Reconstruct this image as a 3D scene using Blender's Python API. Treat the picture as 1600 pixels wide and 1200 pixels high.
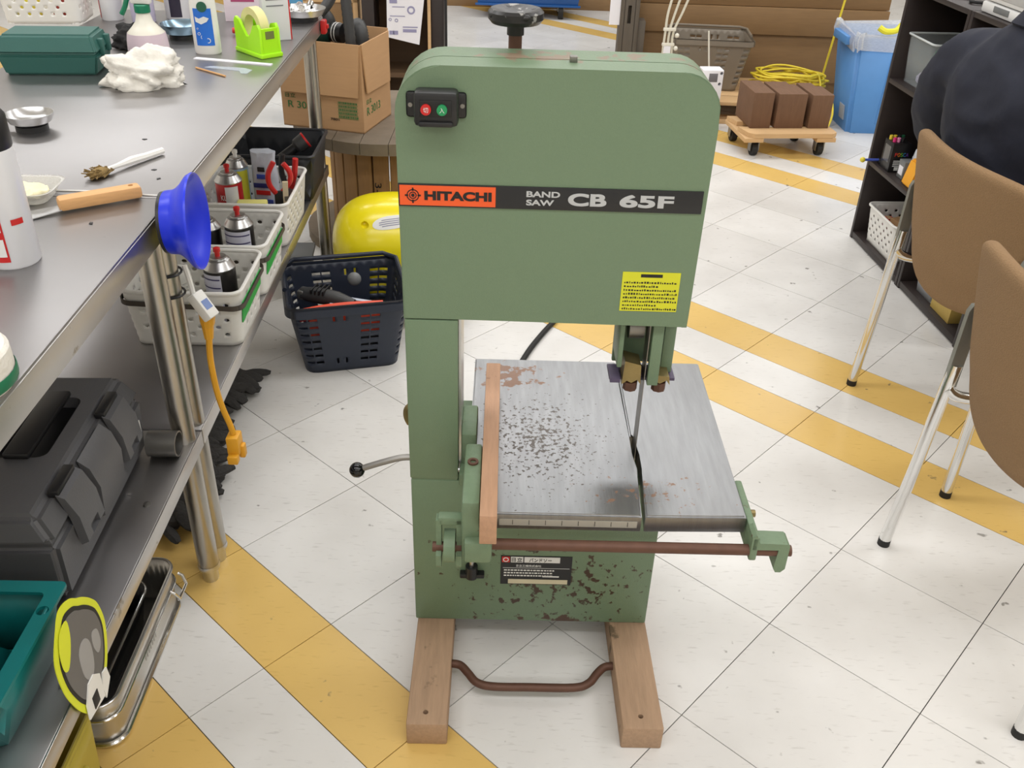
import bpy, bmesh, math, random
from mathutils import Vector, Matrix
random.seed(7)
scn = bpy.context.scene
for o in list(bpy.data.objects): bpy.data.objects.remove(o)
COL = scn.collection
PI = math.pi

# ------------------------------------------------------------------ camera
CAM_H, PITCH, ROLL, FPX = 1.35994, 0.561821, 0.0346352, 1455.38
cd = bpy.data.cameras.new('camera'); cam = bpy.data.objects.new('camera', cd); COL.objects.link(cam)
cd.sensor_width = 36; cd.lens = FPX / 1600 * 36; cd.clip_start = .02; cd.clip_end = 60
fw = Vector((0, math.cos(PITCH), -math.sin(PITCH))); rt0 = Vector((1, 0, 0)); up0 = rt0.cross(fw)
rt = rt0 * math.cos(ROLL) + up0 * math.sin(ROLL); up = up0 * math.cos(ROLL) - rt0 * math.sin(ROLL)
mw = Matrix((rt, up, -fw)).transposed().to_4x4(); mw.translation = (0, 0, CAM_H)
cam.matrix_world = mw
scn.camera = cam

# ------------------------------------------------------------------ light
w = bpy.data.worlds.new('world'); scn.world = w; w.use_nodes = True
bg = w.node_tree.nodes['Background']; bg.inputs[1].default_value = 0      # closed room: only its ceiling lamps light it
scn.view_settings.view_transform = 'Standard'; scn.view_settings.look = 'None'
scn.view_settings.gamma = 1; scn.view_settings.use_curve_mapping = False
scn.view_settings.exposure = -.05
LAMP_W = 30
n_lamp = 0
for y in (-2.4, -.1, 2.2, 4.5, 6.8):            # rows of like fluorescent fittings on the shop ceiling, above the frame
    for x in (-2.4, .3, 3.0):
        n_lamp += 1
        nm = 'ceiling_lamp_%d_offscreen' % n_lamp
        l = bpy.data.lights.new(nm, 'AREA'); l.shape = 'RECTANGLE'; l.size = 2.4; l.size_y = .5
        l.energy = LAMP_W; l.color = (.98, .985, 1)
        o = bpy.data.objects.new(nm, l); COL.objects.link(o); o.location = (x, y, 3.0)

# ------------------------------------------------------------------ helpers
def lin(c):
    c /= 255
    return c / 12.92 if c <= .04045 else ((c + .055) / 1.055) ** 2.4
def rgb(r, g, b): return (lin(r), lin(g), lin(b), 1)
MATS = {}
def M(name, col, rough=.5, metal=0, var=.12, scale=18, bump=0, bscale=60, spots=(), trans=0, stretch=None, coord='Object', emit=0, spec=.5):
    """procedural material: colour with soft noise, optional spots (colour, scale, threshold, centre, radius), relief"""
    if name in MATS: return MATS[name]
    m = bpy.data.materials.new(name); m.use_nodes = True; nt = m.node_tree; N = nt.nodes; Lk = nt.links
    b = N['Principled BSDF']
    b.inputs['Roughness'].default_value = rough; b.inputs['Metallic'].default_value = metal
    b.inputs['Transmission Weight'].default_value = trans; b.inputs['Specular IOR Level'].default_value = spec
    tc = N.new('ShaderNodeTexCoord'); src = tc.outputs[coord]
    if coord == 'World':
        pass
    mp = N.new('ShaderNodeMapping'); Lk.new(src, mp.inputs[0])
    if stretch: mp.inputs['Scale'].default_value = stretch
    nz = N.new('ShaderNodeTexNoise'); nz.inputs['Scale'].default_value = scale; nz.inputs['Detail'].default_value = 5
    Lk.new(mp.outputs[0], nz.inputs[0])
    mx = N.new('ShaderNodeMix'); mx.data_type = 'RGBA'
    c = Vector(col[:3])
    mx.inputs[6].default_value = (*(c * (1 - var)), 1); mx.inputs[7].default_value = (*[min(1, v) for v in c * (1 + var)], 1)
    Lk.new(nz.outputs[0], mx.inputs[0]); out = mx.outputs[2]
    for sp in spots:
        scol, ssc, th = sp[:3]
        n2 = N.new('ShaderNodeTexNoise'); n2.inputs['Scale'].default_value = ssc; n2.inputs['Detail'].default_value = 6; n2.inputs['Roughness'].default_value = .6
        Lk.new(src, n2.inputs[0])
        val = n2.outputs[0]
        if len(sp) > 3:   # wear gathered round a place on the thing: threshold eases off with distance
            cen, rad = sp[3], sp[4]
            ds = N.new('ShaderNodeVectorMath'); ds.operation = 'SUBTRACT'; Lk.new(src, ds.inputs[0]); ds.inputs[1].default_value = cen
            dv = N.new('ShaderNodeVectorMath'); dv.operation = 'DIVIDE'; Lk.new(ds.outputs[0], dv.inputs[0]); dv.inputs[1].default_value = rad
            ln = N.new('ShaderNodeVectorMath'); ln.operation = 'LENGTH'; Lk.new(dv.outputs[0], ln.inputs[0])
            ma = N.new('ShaderNodeMath'); ma.operation = 'MULTIPLY_ADD'; Lk.new(ln.outputs['Value'], ma.inputs[0]); ma.inputs[1].default_value = -.16
            Lk.new(val, ma.inputs[2]); val = ma.outputs[0]
        mr = N.new('ShaderNodeMapRange'); mr.inputs[1].default_value = th; mr.inputs[2].default_value = th + .04; Lk.new(val, mr.inputs[0])
        m2 = N.new('ShaderNodeMix'); m2.data_type = 'RGBA'; Lk.new(mr.outputs[0], m2.inputs[0]); Lk.new(out, m2.inputs[6]); m2.inputs[7].default_value = scol
        out = m2.outputs[2]
        if metal:
            mm = N.new('ShaderNodeMath'); mm.operation = 'SUBTRACT'; mm.use_clamp = True
            prev = b.inputs['Metallic'].links[0].from_socket if b.inputs['Metallic'].links else None
            if prev: Lk.new(prev, mm.inputs[0])
            else: mm.inputs[0].default_value = metal
            Lk.new(mr.outputs[0], mm.inputs[1]); Lk.new(mm.outputs[0], b.inputs['Metallic'])
    Lk.new(out, b.inputs['Base Color'])
    if emit:
        Lk.new(out, b.inputs['Emission Color']); b.inputs['Emission Strength'].default_value = emit
    if bump:
        n3 = N.new('ShaderNodeTexNoise'); n3.inputs['Scale'].default_value = bscale; n3.inputs['Detail'].default_value = 4
        Lk.new(mp.outputs[0], n3.inputs[0])
        bp = N.new('ShaderNodeBump'); bp.inputs['Strength'].default_value = bump; bp.inputs['Distance'].default_value = .004
        Lk.new(n3.outputs[0], bp.inputs['Height']); Lk.new(bp.outputs[0], b.inputs['Normal'])
    MATS[name] = m
    return m
def thin_clear(name, col, alpha=.3, rough=.15):
    """thin clear plastic film or sheet: mostly see-through with a sheen"""
    if name in MATS: return MATS[name]
    m = bpy.data.materials.new(name); m.use_nodes = True; b = m.node_tree.nodes['Principled BSDF']
    nz = m.node_tree.nodes.new('ShaderNodeTexNoise'); nz.inputs['Scale'].default_value = 30
    mr = m.node_tree.nodes.new('ShaderNodeMapRange'); mr.inputs[3].default_value = alpha * .7; mr.inputs[4].default_value = alpha * 1.4
    m.node_tree.links.new(nz.outputs[0], mr.inputs[0]); m.node_tree.links.new(mr.outputs[0], b.inputs['Alpha'])
    b.inputs['Base Color'].default_value = col; b.inputs['Roughness'].default_value = rough
    MATS[name] = m
    return m

class MB:
    """collects shapes and links them as one mesh object"""
    def __init__(s): s.bm = bmesh.new()
    def box(s, x0, x1, y0, y1, z0, z1, bev=0, seg=2, mat=None):
        r = bmesh.ops.create_cube(s.bm, size=1)['verts']
        for v in r: v.co = Vector((x0 + (v.co.x + .5) * (x1 - x0), y0 + (v.co.y + .5) * (y1 - y0), z0 + (v.co.z + .5) * (z1 - z0)))
        if bev:
            es = list({e for v in r for e in v.link_edges})
            r = list({v for f in bmesh.ops.bevel(s.bm, geom=es, offset=bev, segments=seg, affect='EDGES', profile=.5)['faces'] for v in f.verts} | {v for v in r if v.is_valid})
        if mat is not None:
            for v in r: v.co = mat @ v.co
        return s
    def hexa(s, lo, hi):
        """box from a lower and an upper quad (each four points)"""
        a = [s.bm.verts.new(p) for p in lo]; b = [s.bm.verts.new(p) for p in hi]
        s.bm.faces.new(a[::-1]); s.bm.faces.new(b)
        for i in range(4): s.bm.faces.new((a[i], a[(i + 1) % 4], b[(i + 1) % 4], b[i]))
        return s
    def prism(s, pts, d, axis='y', o=0):
        """polygon extruded from o to o+d along an axis; pts are the other two coords"""
        def P(p, t):
            return {'y': (p[0], t, p[1]), 'z': (p[0], p[1], t), 'x': (t, p[0], p[1])}[axis]
        a = [s.bm.verts.new(P(p, o)) for p in pts]; b = [s.bm.verts.new(P(p, o + d)) for p in pts]
        s.bm.faces.new(a); s.bm.faces.new(b[::-1]); n = len(pts)
        for i in range(n): s.bm.faces.new((a[i], b[i], b[(i + 1) % n], a[(i + 1) % n]))
        return s
    def lathe(s, prof, n=24, mat=None, sx=1, sy=1, cap=True):
        rings = []
        for r, z in prof:
            rings.append([s.bm.verts.new((mat or Matrix()) @ Vector((sx * r * math.cos(2 * PI * i / n), sy * r * math.sin(2 * PI * i / n), z))) for i in range(n)])
        for a, b in zip(rings, rings[1:]):
            for i in range(n): s.bm.faces.new((a[i], a[(i + 1) % n], b[(i + 1) % n], b[i]))
        if cap:
            if prof[0][0] > 1e-6: s.bm.faces.new(rings[0][::-1])
            if prof[-1][0] > 1e-6: s.bm.faces.new(rings[-1])
        return s
    def cyl(s, p, q, r, n=16, r2=None):
        p, q = Vector(p), Vector(q); d = q - p
        m = Matrix.Translation(p) @ d.to_track_quat('Z', 'Y').to_matrix().to_4x4()
        return s.lathe([(r, 0), (r if r2 is None else r2, d.length)], n, m)
    def tube(s, pts, r, n=8, closed=False, rs=None):
        pts = [Vector(p) for p in pts]; m = len(pts); rings = []; prev = None
        for i, p in enumerate(pts):
            t = (pts[(i + 1) % m] - pts[i - 1]) if closed else (pts[min(i + 1, m - 1)] - pts[max(i - 1, 0)])
            t.normalize()
            if prev is None:
                prev = t.orthogonal().normalized()
            x = (prev - t * prev.dot(t)); x = x.normalized() if x.length > 1e-6 else t.orthogonal().normalized()
            y = t.cross(x); prev = x; rr = rs[i] if rs else r
            rings.append([s.bm.verts.new(p + (x * math.cos(2 * PI * k / n) + y * math.sin(2 * PI * k / n)) * rr) for k in range(n)])
        for i in range(m if closed else m - 1):
            a, b = rings[i], rings[(i + 1) % m]
            for k in range(n): s.bm.faces.new((a[k], a[(k + 1) % n], b[(k + 1) % n], b[k]))
        if not closed: s.bm.faces.new(rings[0][::-1]); s.bm.faces.new(rings[-1])
        return s
    def sphere(s, c, r, sc=(1, 1, 1), u=20, v=12):
        q = bmesh.ops.create_uvsphere(s.bm, u_segments=u, v_segments=v, radius=r)['verts']
        for p in q: p.co = Vector((p.co.x * sc[0] + c[0], p.co.y * sc[1] + c[1], p.co.z * sc[2] + c[2]))
        return s
    def build(s, name, mat, parent=None, loc=(0, 0, 0), rotz=0, smooth=True, sharp=.6):
        bm = s.bm
        bmesh.ops.recalc_face_normals(bm, faces=bm.faces)
        if smooth:
            for f in bm.faces: f.smooth = True
            for e in bm.edges:
                if len(e.link_faces) == 2 and e.calc_face_angle(0) > sharp: e.smooth = False
        me = bpy.data.meshes.new(name); bm.to_mesh(me); bm.free()
        me.materials.append(mat)
        o = bpy.data.objects.new(name, me); COL.objects.link(o); o.parent = parent
        o.location = loc; o.rotation_euler = (0, 0, rotz)
        return o
def spline(pts, n=8):
    """smooth points through a few given ones"""
    P = [Vector(p) for p in pts]; P = [P[0]] + P + [P[-1]]; out = []
    for i in range(1, len(P) - 2):
        a, b, c, d = P[i - 1:i + 3]
        for k in range(n):
            t = k / n
            out.append(.5 * ((2 * b) + (c - a) * t + (2 * a - 5 * b + 4 * c - d) * t * t + (3 * b - a - 3 * c + d) * t ** 3))
    return out + [P[-2]]
def tag(o, label, cat, group=None):
    o['label'] = label; o['category'] = cat
    if group: o['group'] = group
    return o
def thing(name, label, cat, loc=(0, 0, 0), rotz=0, group=None):
    o = bpy.data.objects.new(name, None); COL.objects.link(o); o.empty_display_size = .05
    o.location = loc; o.rotation_euler = (0, 0, rotz)
    return tag(o, label, cat, group)
def struct(o): o['kind'] = 'structure'; return o
def solid(o, t, off=-1):
    md = o.modifiers.new('thickness', 'SOLIDIFY'); md.thickness = t; md.offset = off; return o
def rrect(w, d, r, n=5):
    """rounded rectangle outline centred on 0"""
    out = []
    for cx, cy, a0 in ((w / 2 - r, d / 2 - r, 0), (-w / 2 + r, d / 2 - r, PI / 2), (-w / 2 + r, -d / 2 + r, PI), (w / 2 - r, -d / 2 + r, 1.5 * PI)):
        for k in range(n + 1):
            a = a0 + PI / 2 * k / n; out.append((cx + r * math.cos(a), cy + r * math.sin(a)))
    return out
def text(parent, name, body, size, loc, rot, mat, width=None, height=None, bold=.0, depth=.0004, align='LEFT', strike=0):
    """flat lettering, as a mesh; width and height fit it to a given size"""
    cu = bpy.data.curves.new(name, 'FONT'); cu.body = body; cu.size = size; cu.extrude = depth; cu.offset = bold; cu.align_x = align
    t = bpy.data.objects.new(name, cu); COL.objects.link(t)
    dg = bpy.context.evaluated_depsgraph_get(); me = bpy.data.meshes.new_from_object(t.evaluated_get(dg))
    bpy.data.objects.remove(t)
    xs = [v.co.x for v in me.vertices]; ys = [v.co.y for v in me.vertices]
    if xs:
        sx = width / (max(xs) - min(xs)) if width else 1; sy = height / (max(ys) - min(ys)) if height else sx
        x0, y0 = min(xs), min(ys)
        for v in me.vertices: v.co.x = (v.co.x - x0) * sx; v.co.y = (v.co.y - y0) * sy
    if strike:                                # heavier strokes: struck again a little to each side
        b_ = bmesh.new(); b_.from_mesh(me)
        for dx, dy in ((strike, 0), (0, strike * .6), (strike, strike * .6)):
            g_ = bmesh.ops.duplicate(b_, geom=[v for v in b_.verts if v.index >= 0][:len(xs)] + b_.edges[:len(me.edges)] + b_.faces[:len(me.polygons)])['geom']
            for v in g_:
                if isinstance(v, bmesh.types.BMVert): v.co.x += dx; v.co.y += dy; v.co.z += (dx + dy * 2.3) * .06
        b_.to_mesh(me); b_.free()
    me.materials.clear(); me.materials.append(mat)
    o = bpy.data.objects.new(name, me); COL.objects.link(o); o.parent = parent; o.location = loc; o.rotation_euler = rot
    return o
def cut(o, *tools):
    """takes the tools' volume out of a part, for real holes and recesses"""
    for t in tools:
        k = t.build('tool', o.data.materials[0]); k.parent = o.parent
        if o.parent is None: k.matrix_world = o.matrix_world
        b = o.modifiers.new('cut', 'BOOLEAN'); b.object = k; b.solver = 'EXACT'
        # cut in the part's own frame, so that parents play no part
        po, pk = o.parent, k.parent; o.parent = None; k.parent = None
        lo, ro = o.location.copy(), o.rotation_euler.copy(); o.location = (0, 0, 0); o.rotation_euler = (0, 0, 0)
        bpy.context.view_layer.update()
        me = bpy.data.meshes.new_from_object(o.evaluated_get(bpy.context.evaluated_depsgraph_get()))
        bm = bmesh.new(); bm.from_mesh(me)
        for f in bm.faces: f.smooth = True
        for e in bm.edges: e.smooth = not (len(e.link_faces) == 2 and e.calc_face_angle(0) > .45)
        bm.to_mesh(me); bm.free()
        o.modifiers.remove(b); o.data = me; o.parent = po; o.location = lo; o.rotation_euler = ro
        bpy.data.objects.remove(k)
    return o
UPR = (PI / 2, 0, 0)      # lettering upright, facing -y

# ------------------------------------------------------------------ materials
mt_white_tile = M('white_vinyl', rgb(206, 205, 198), .22, var=.07, scale=5, coord='Object')
def tile_mat(name, base, dirt):
    m = bpy.data.materials.new(name); m.use_nodes = True; nt = m.node_tree; N = nt.nodes; Lk = nt.links; b = N['Principled BSDF']
    g = N.new('ShaderNodeNewGeometry'); b.inputs['Roughness'].default_value = .24; b.inputs['Specular IOR Level'].default_value = .45
    oi = N.new('ShaderNodeObjectInfo')
    def noise(sc, det, stretch=None):
        n = N.new('ShaderNodeTexNoise'); n.inputs['Scale'].default_value = sc; n.inputs['Detail'].default_value = det
        if stretch:
            mp = N.new('ShaderNodeMapping'); mp.inputs['Scale'].default_value = stretch; mp.inputs['Rotation'].default_value = (0, 0, .7)
            Lk.new(g.outputs['Position'], mp.inputs[0]); Lk.new(mp.outputs[0], n.inputs[0])
        else: Lk.new(g.outputs['Position'], n.inputs[0])
        return n.outputs[0]
    def layer(prev, val, lo, hi, col, amt):
        r = N.new('ShaderNodeMapRange'); r.inputs[1].default_value = lo; r.inputs[2].default_value = hi; r.inputs[4].default_value = amt; Lk.new(val, r.inputs[0])
        x = N.new('ShaderNodeMix'); x.data_type = 'RGBA'; Lk.new(r.outputs[0], x.inputs[0])
        if isinstance(prev, tuple): x.inputs[6].default_value = prev
        else: Lk.new(prev, x.inputs[6])
        x.inputs[7].default_value = col; return x.outputs[2]
    c = layer(base, noise(3.5, 6), .35, .75, dirt, .45)           # scuffed grey clouds
    c = layer(c, noise(30, 5, (1, 5, 1)), .60, .72, dirt, .5)      # marbling streaks
    c = layer(c, noise(24, 3), .695, .735, rgb(96, 92, 84), .75)     # grime specks
    c = layer(c, oi.outputs['Random'], 0, 1, dirt, .22)            # tile to tile
    Lk.new(c, b.inputs['Base Color']); MATS[name] = m
    return m
mt_white_tile = tile_mat('white_floor_tile', rgb(232, 230, 226), rgb(186, 182, 176))
mt_yellow_tile = tile_mat('yellow_floor_tile', rgb(228, 192, 114), rgb(196, 158, 88))
mt_grout = M('floor_joint', rgb(62, 58, 52), .9)
mt_green = M('green_hammered_paint', rgb(110, 131, 103), .42, var=.05, scale=260, bump=.12, bscale=420, spots=((rgb(58, 62, 46), 38, .74),))
mt_green_rust = M('green_paint_rusted', rgb(110, 131, 103), .45, var=.06, scale=200, bump=.12, bscale=420,
                  spots=((rgb(66, 48, 34), 52, .485, (.26, 0, .15), (.24, 1, .12)), (rgb(78, 54, 38), 30, .48, (.25, 0, .06), (.2, 1, .03)), (rgb(62, 48, 36), 40, .45, (.2, 0, .235), (.14, 1, .02))))
mt_green_top = M('green_paint_scraped', rgb(110, 131, 103), .4, var=.06, scale=200, bump=.1, bscale=420, spots=((rgb(132, 114, 94), 30, .45, (.22, .07, 1.06), (.22, .04, 1)), (rgb(70, 70, 52), 40, .70)))
mt_green_cast = M('green_cast_iron', rgb(110, 131, 103), .5, var=.12, scale=60, bump=.3, bscale=90, spots=((rgb(96, 78, 56), 40, .66),))
mt_steel_table = M('ground_steel_table', (.29, .295, .30, 1), .34, 1, var=.22, scale=12, stretch=(9, 1, 1), bump=.06, bscale=40,
                   spots=((rgb(74, 66, 58), 130, .475, (.21, .04, .445), (.13, .17, 1)), (rgb(134, 100, 78), 40, .435, (.15, .24, .445), (.09, .055, 1)), (rgb(130, 100, 80), 70, .53, (.38, -.1, .445), (.16, .07, 1)),))
mt_steel = M('brushed_steel', (.58, .58, .58, 1), .28, 1, var=.1, scale=30, stretch=(1, 8, 1))
mt_steel_top = M('stainless_bench_top', (.37, .36, .36, 1), .36, 1, var=.1, scale=5, bump=.03, bscale=20, spots=((rgb(104, 98, 92), 9, .70),))
mt_steel_edge = M('stainless_bench_edge', (.55, .53, .51, 1), .36, 1, var=.1, scale=8, spots=((rgb(136, 124, 106), 16, .67),))
mt_steel_dull = M('dull_worn_steel', (.30, .29, .27, 1), .42, 1, var=.2, scale=14, bump=.05, spots=((rgb(60, 56, 50), 40, .66),))
mt_tube = M('stainless_tube', (.42, .40, .36, 1), .3, 1, var=.2, scale=20, stretch=(6, 6, 1))
mt_chrome = M('chrome', (.75, .75, .74, 1), .14, 1, var=.05)
mt_rod = M('rusty_rod', rgb(98, 68, 54), .55, .3, var=.25, scale=60, bump=.1)
mt_black = M('black_plastic', rgb(28, 28, 29), .4, var=.1)
mt_black_gloss = M('black_ball', rgb(14, 14, 15), .12, var=.1)
mt_iron = M('black_worn_iron', rgb(30, 29, 29), .35, var=.2, scale=40, bump=.2, spots=((rgb(150, 148, 144), 60, .59),))
mt_orange = M('orange_plate', rgb(238, 92, 36), .45, var=.03)
mt_silver_print = M('silver_print', rgb(186, 188, 188), .4, var=.03)
mt_black_plate = M('black_plate', rgb(30, 31, 33), .42, var=.06)
mt_black_print = M('black_print', rgb(26, 24, 24), .6, var=.02)
mt_white_print = M('white_print', rgb(226, 226, 222), .5, var=.03)
mt_yellow_sticker = M('yellow_sticker', rgb(214, 214, 40), .5, var=.06, scale=40)
mt_red = M('red_plastic', rgb(196, 32, 30), .4, var=.08)
mt_greenbtn = M('green_button', rgb(28, 140, 84), .35, var=.08)
mt_oldwood = M('old_skid_wood', rgb(172, 142, 114), .8, var=.22, scale=16, stretch=(9, 1, 9), bump=.3, bscale=40, spots=((rgb(112, 94, 72), 9, .63),))
mt_fence = M('fence_wood', rgb(182, 142, 112), .6, var=.2, scale=18, stretch=(9, 1, 5), bump=.15, spots=((rgb(126, 92, 70), 12, .64),))
mt_palewood = M('pale_plywood', rgb(206, 170, 124), .65, var=.14, scale=14, stretch=(1, 7, 7), bump=.1)
mt_wood = M('beech_wood', rgb(214, 164, 108), .5, var=.14, scale=26, stretch=(2, 12, 12), bump=.1)
mt_timber = M('brown_timber', rgb(112, 82, 60), .75, var=.22, scale=12, stretch=(6, 1, 1), bump=.25)
mt_drum = M('weathered_drum_wood', rgb(116, 104, 88), .8, var=.25, scale=14, bump=.3)
mt_drumplank = M('drum_plank', rgb(150, 114, 72), .75, var=.18, scale=14, stretch=(8, 8, 1), bump=.2)
mt_darkwood = M('dark_brown_board', rgb(46, 38, 36), .45, var=.15, scale=14, stretch=(1, 8, 8))
mt_brownpanel = M('brown_panel_board', rgb(136, 106, 70), .65, var=.15, scale=10, stretch=(1, 6, 8))
mt_brownpanel_dark = M('dark_brown_panel_board', rgb(90, 68, 46), .65, var=.15, scale=10, stretch=(1, 6, 8))
mt_whitepl = M('white_plastic', rgb(232, 230, 224), .4, var=.03)
mt_strap = M('brown_strap', rgb(74, 66, 58), .6, var=.1)
mt_greentape = M('green_tape', rgb(48, 176, 74), .45, var=.12, scale=40)
mt_navy = M('navy_plastic', rgb(38, 45, 60), .42, var=.08)
mt_orangepl = M('orange_red_plastic', rgb(232, 82, 52), .4, var=.08)
mt_yellowpl = M('glossy_yellow_plastic', rgb(240, 222, 30), .22, var=.04)
mt_cartongrey = M('grey_lidded_plastic', rgb(116, 118, 118), .5, var=.06)
mt_carton = M('corrugated_carton', rgb(190, 150, 108), .8, var=.08, scale=10, stretch=(1, 1, 9))
mt_greenprint = M('green_carton_print', rgb(58, 116, 64), .7, var=.05)
mt_hose = M('grey_black_hose', rgb(58, 58, 58), .45, var=.1)
mt_case = M('teal_green_case', rgb(40, 92, 84), .5, var=.06, scale=30, bump=.06, bscale=200)
mt_teal = M('teal_tray_plastic', rgb(16, 116, 116), .4, var=.06)
mt_toolbox = M('charcoal_toolbox_plastic', rgb(88, 88, 90), .45, var=.05, bump=.08, bscale=300)
mt_blue = M('royal_blue_rubber', rgb(30, 52, 214), .32, var=.06)
mt_rag = M('white_cotton_rag', rgb(226, 222, 212), .95, var=.08, scale=40, bump=.6, bscale=120)
mt_lime = M('lime_plastic', rgb(172, 240, 24), .35, var=.03)
mt_tape = M('cream_tape', rgb(222, 214, 150), .5, var=.04)
mt_cream = M('cream_flakes', rgb(236, 228, 190), .8, var=.06, bump=.5, bscale=150)
mt_bluedish = M('blue_steel_dish', (.22, .32, .40, 1), .25, 1, var=.1)
mt_pink = M('pinkish_clear_liquid_bottle', rgb(216, 196, 206), .35, var=.04)
mt_milky = M('milky_plastic', rgb(226, 222, 208), .35, var=.03)
mt_bottlegreen = M('green_cap_plastic', rgb(20, 122, 88), .35, var=.05)
mt_bluelabel = M('blue_label', rgb(36, 110, 208), .4, var=.08)
mt_bristle = M('tan_bristles', rgb(140, 116, 70), .9, var=.3, scale=120, bump=.6, bscale=300)
mt_yellowcord = M('yellow_orange_cord', rgb(222, 160, 36), .45, var=.1)
mt_cable_yellow = M('yellow_cable', rgb(230, 208, 60), .45, var=.1)
mt_mop = M('dark_grey_mop', rgb(56, 54, 52), .95, var=.3, scale=50, bump=.8, bscale=120)
mt_lemon = M('lemon_card_edge', rgb(220, 226, 44), .5, var=.04)
mt_greycard = M('grey_card_print', rgb(106, 103, 100), .6, var=.05)
mt_lightgreycard = M('light_grey_card_print', rgb(158, 156, 154), .6, var=.05)
mt_olive = M('olive_yellow_plastic', rgb(176, 158, 62), .4, var=.08)
mt_brownfab = M('brown_woven_fabric', rgb(142, 113, 80), .95, var=.14, scale=240, bump=.6, bscale=330, stretch=(1, 1, 1.6))
mt_jacket = M('navy_work_jacket', rgb(29, 32, 46), .85, var=.12, scale=30, bump=.35, bscale=22)
mt_trousers = M('dark_trousers', rgb(34, 36, 46), .9, var=.1)
mt_skin = M('skin', rgb(206, 160, 130), .55, var=.05)
mt_hair = M('black_hair', rgb(24, 20, 18), .6, var=.2, bump=.5, bscale=200)
mt_bluebin = M('blue_bin_plastic', rgb(84, 140, 200), .45, var=.06)
mt_bluecart = M('deep_blue_plastic', rgb(28, 84, 150), .4, var=.06)
mt_bag = thin_clear('clear_bag_film', rgb(226, 230, 236), .5, .2)
mt_clear = thin_clear('clear_box_plastic', rgb(214, 222, 224), .16, .12)
mt_packclear = thin_clear('clear_package', rgb(216, 220, 226), .55, .18)
mt_taupe = M('taupe_plastic', rgb(128, 118, 104), .45, var=.05)
mt_paper = M('white_paper', rgb(236, 235, 240), .7, var=.02)
mt_violetprint = M('violet_grey_print', rgb(150, 148, 180), .7, var=.05)
mt_purple = M('purple_guard_plate', rgb(84, 74, 98), .5, var=.1)
mt_brass = M('tarnished_brass', rgb(150, 134, 92), .38, .8, var=.3, scale=40, bump=.1)
mt_greypost = M('grey_weathered_post', rgb(92, 84, 74), .7, var=.2, scale=12, stretch=(8, 8, 1))
mt_orangepouch = M('orange_pouch', rgb(240, 168, 40), .5, var=.08)
mt_rubber = M('black_rubber', rgb(32, 31, 30), .7, var=.1)
mt_printer = M('white_printer_plastic', rgb(230, 230, 228), .4, var=.02)
mt_kraft = M('kraft_box', rgb(170, 132, 92), .8, var=.08)

# ------------------------------------------------------------------ floor: vinyl tiles laid on the diagonal, yellow bands half a tile wide
T, YAW = .303, .8333384
FO = Vector((-.33328, 1.26809, 0)); vd = Vector((math.cos(YAW), math.sin(YAW), 0)); ud = Vector((math.sin(YAW), -math.cos(YAW), 0))
floor = struct(MB().box(-4.2, 5.2, -4.0, 9.2, -.06, -.0035).build('floor', mt_grout))
rows = []                                   # (v0, v1, yellow)
base = -22
v = -1.5 - 5.5 * 4
while v < 38:
    rows += [(v, v + .5, True), (v + .5, v + 1, False), (v + 1, v + 1.5, True)] + [(v + 1.5 + k, v + 2.5 + k, False) for k in range(4)]
    v += 5.5
def tile_mesh(name, wv, mat):
    g = .0009; m = MB().box(g, wv * T - g, g, T - g, -.0035, 0).bm
    me = bpy.data.meshes.new(name); m.to_mesh(me); m.free(); me.materials.append(mat); return me
me_full = tile_mesh('floor_tile', 1, mt_white_tile); me_half = tile_mesh('floor_tile_half', .5, mt_white_tile); me_yel = tile_mesh('floor_tile_yellow', .5, mt_yellow_tile)
inv = cam.matrix_world.inverted()
def seen(p):
    q = inv @ p
    if q.z > -.1: return False
    return abs(q.x / -q.z * FPX) < 830 and abs(q.y / -q.z * FPX) < 630
cells = []
for (a, b, yel) in rows:
    for u in range(-45, 45):
        c = FO + vd * ((a + b) / 2 * T) + ud * ((u + .5) * T)
        if not (-4.1 < c.x < 5.1 and -3.9 < c.y < 9): continue
        cs = [FO + vd * (vv * T) + ud * (uu * T) for vv in (a, b) for uu in (u, u + 1)]
        hid = c.x < -1.0 and c.y < 3.2
        cells.append(((not (seen(c) or sum(seen(k) for k in cs) > 0)) or hid, (c - cam.location).length, a, b, yel, u))
cells.sort(key=lambda k: k[:2])
rest = {True: MB(), False: MB()}
for i, (hid, dist, a, b, yel, u) in enumerate(cells):
    # local x runs along v, local y against u
    org = FO + vd * (a * T) + ud * ((u + 1) * T)
    if i < 298 and not hid:
        o = bpy.data.objects.new('floor_tile', me_yel if yel else (me_full if b - a > .7 else me_half)); COL.objects.link(o)
        o.parent = floor; o.location = org; o.rotation_euler = (0, 0, YAW)
    else:
        rest[yel].box(.0009, (b - a) * T - .0009, .0009, T - .0009, -.0035, 0, mat=Matrix.Translation(org) @ Matrix.Rotation(YAW, 4, 'Z'))
for yel, nm in ((False, 'white_tile_field'), (True, 'yellow_tile_field')):
    o = rest[yel].build(nm, mt_yellow_tile if yel else mt_white_tile, floor, smooth=False); o['kind'] = 'stuff'

mt_wall = M('off_white_wall', rgb(214, 210, 202), .8, var=.03, scale=3)
struct(MB().box(-4.3, 5.3, 9.2, 9.3, -.06, 3.2).build('wall_back', mt_wall))
struct(MB().box(-4.3, 5.3, -4.1, -4.0, -.06, 3.2).build('wall_front', mt_wall))
struct(MB().box(-4.3, 5.3, -4.1, 9.3, 3.1, 3.2).build('ceiling', mt_wall))
struct(MB().box(-4.3, -4.2, -4.0, 9.2, -.06, 3.2).build('wall_left', mt_wall))
struct(MB().box(5.2, 5.3, -4.0, 9.2, -.06, 3.2).build('wall_right', mt_wall))

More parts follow.
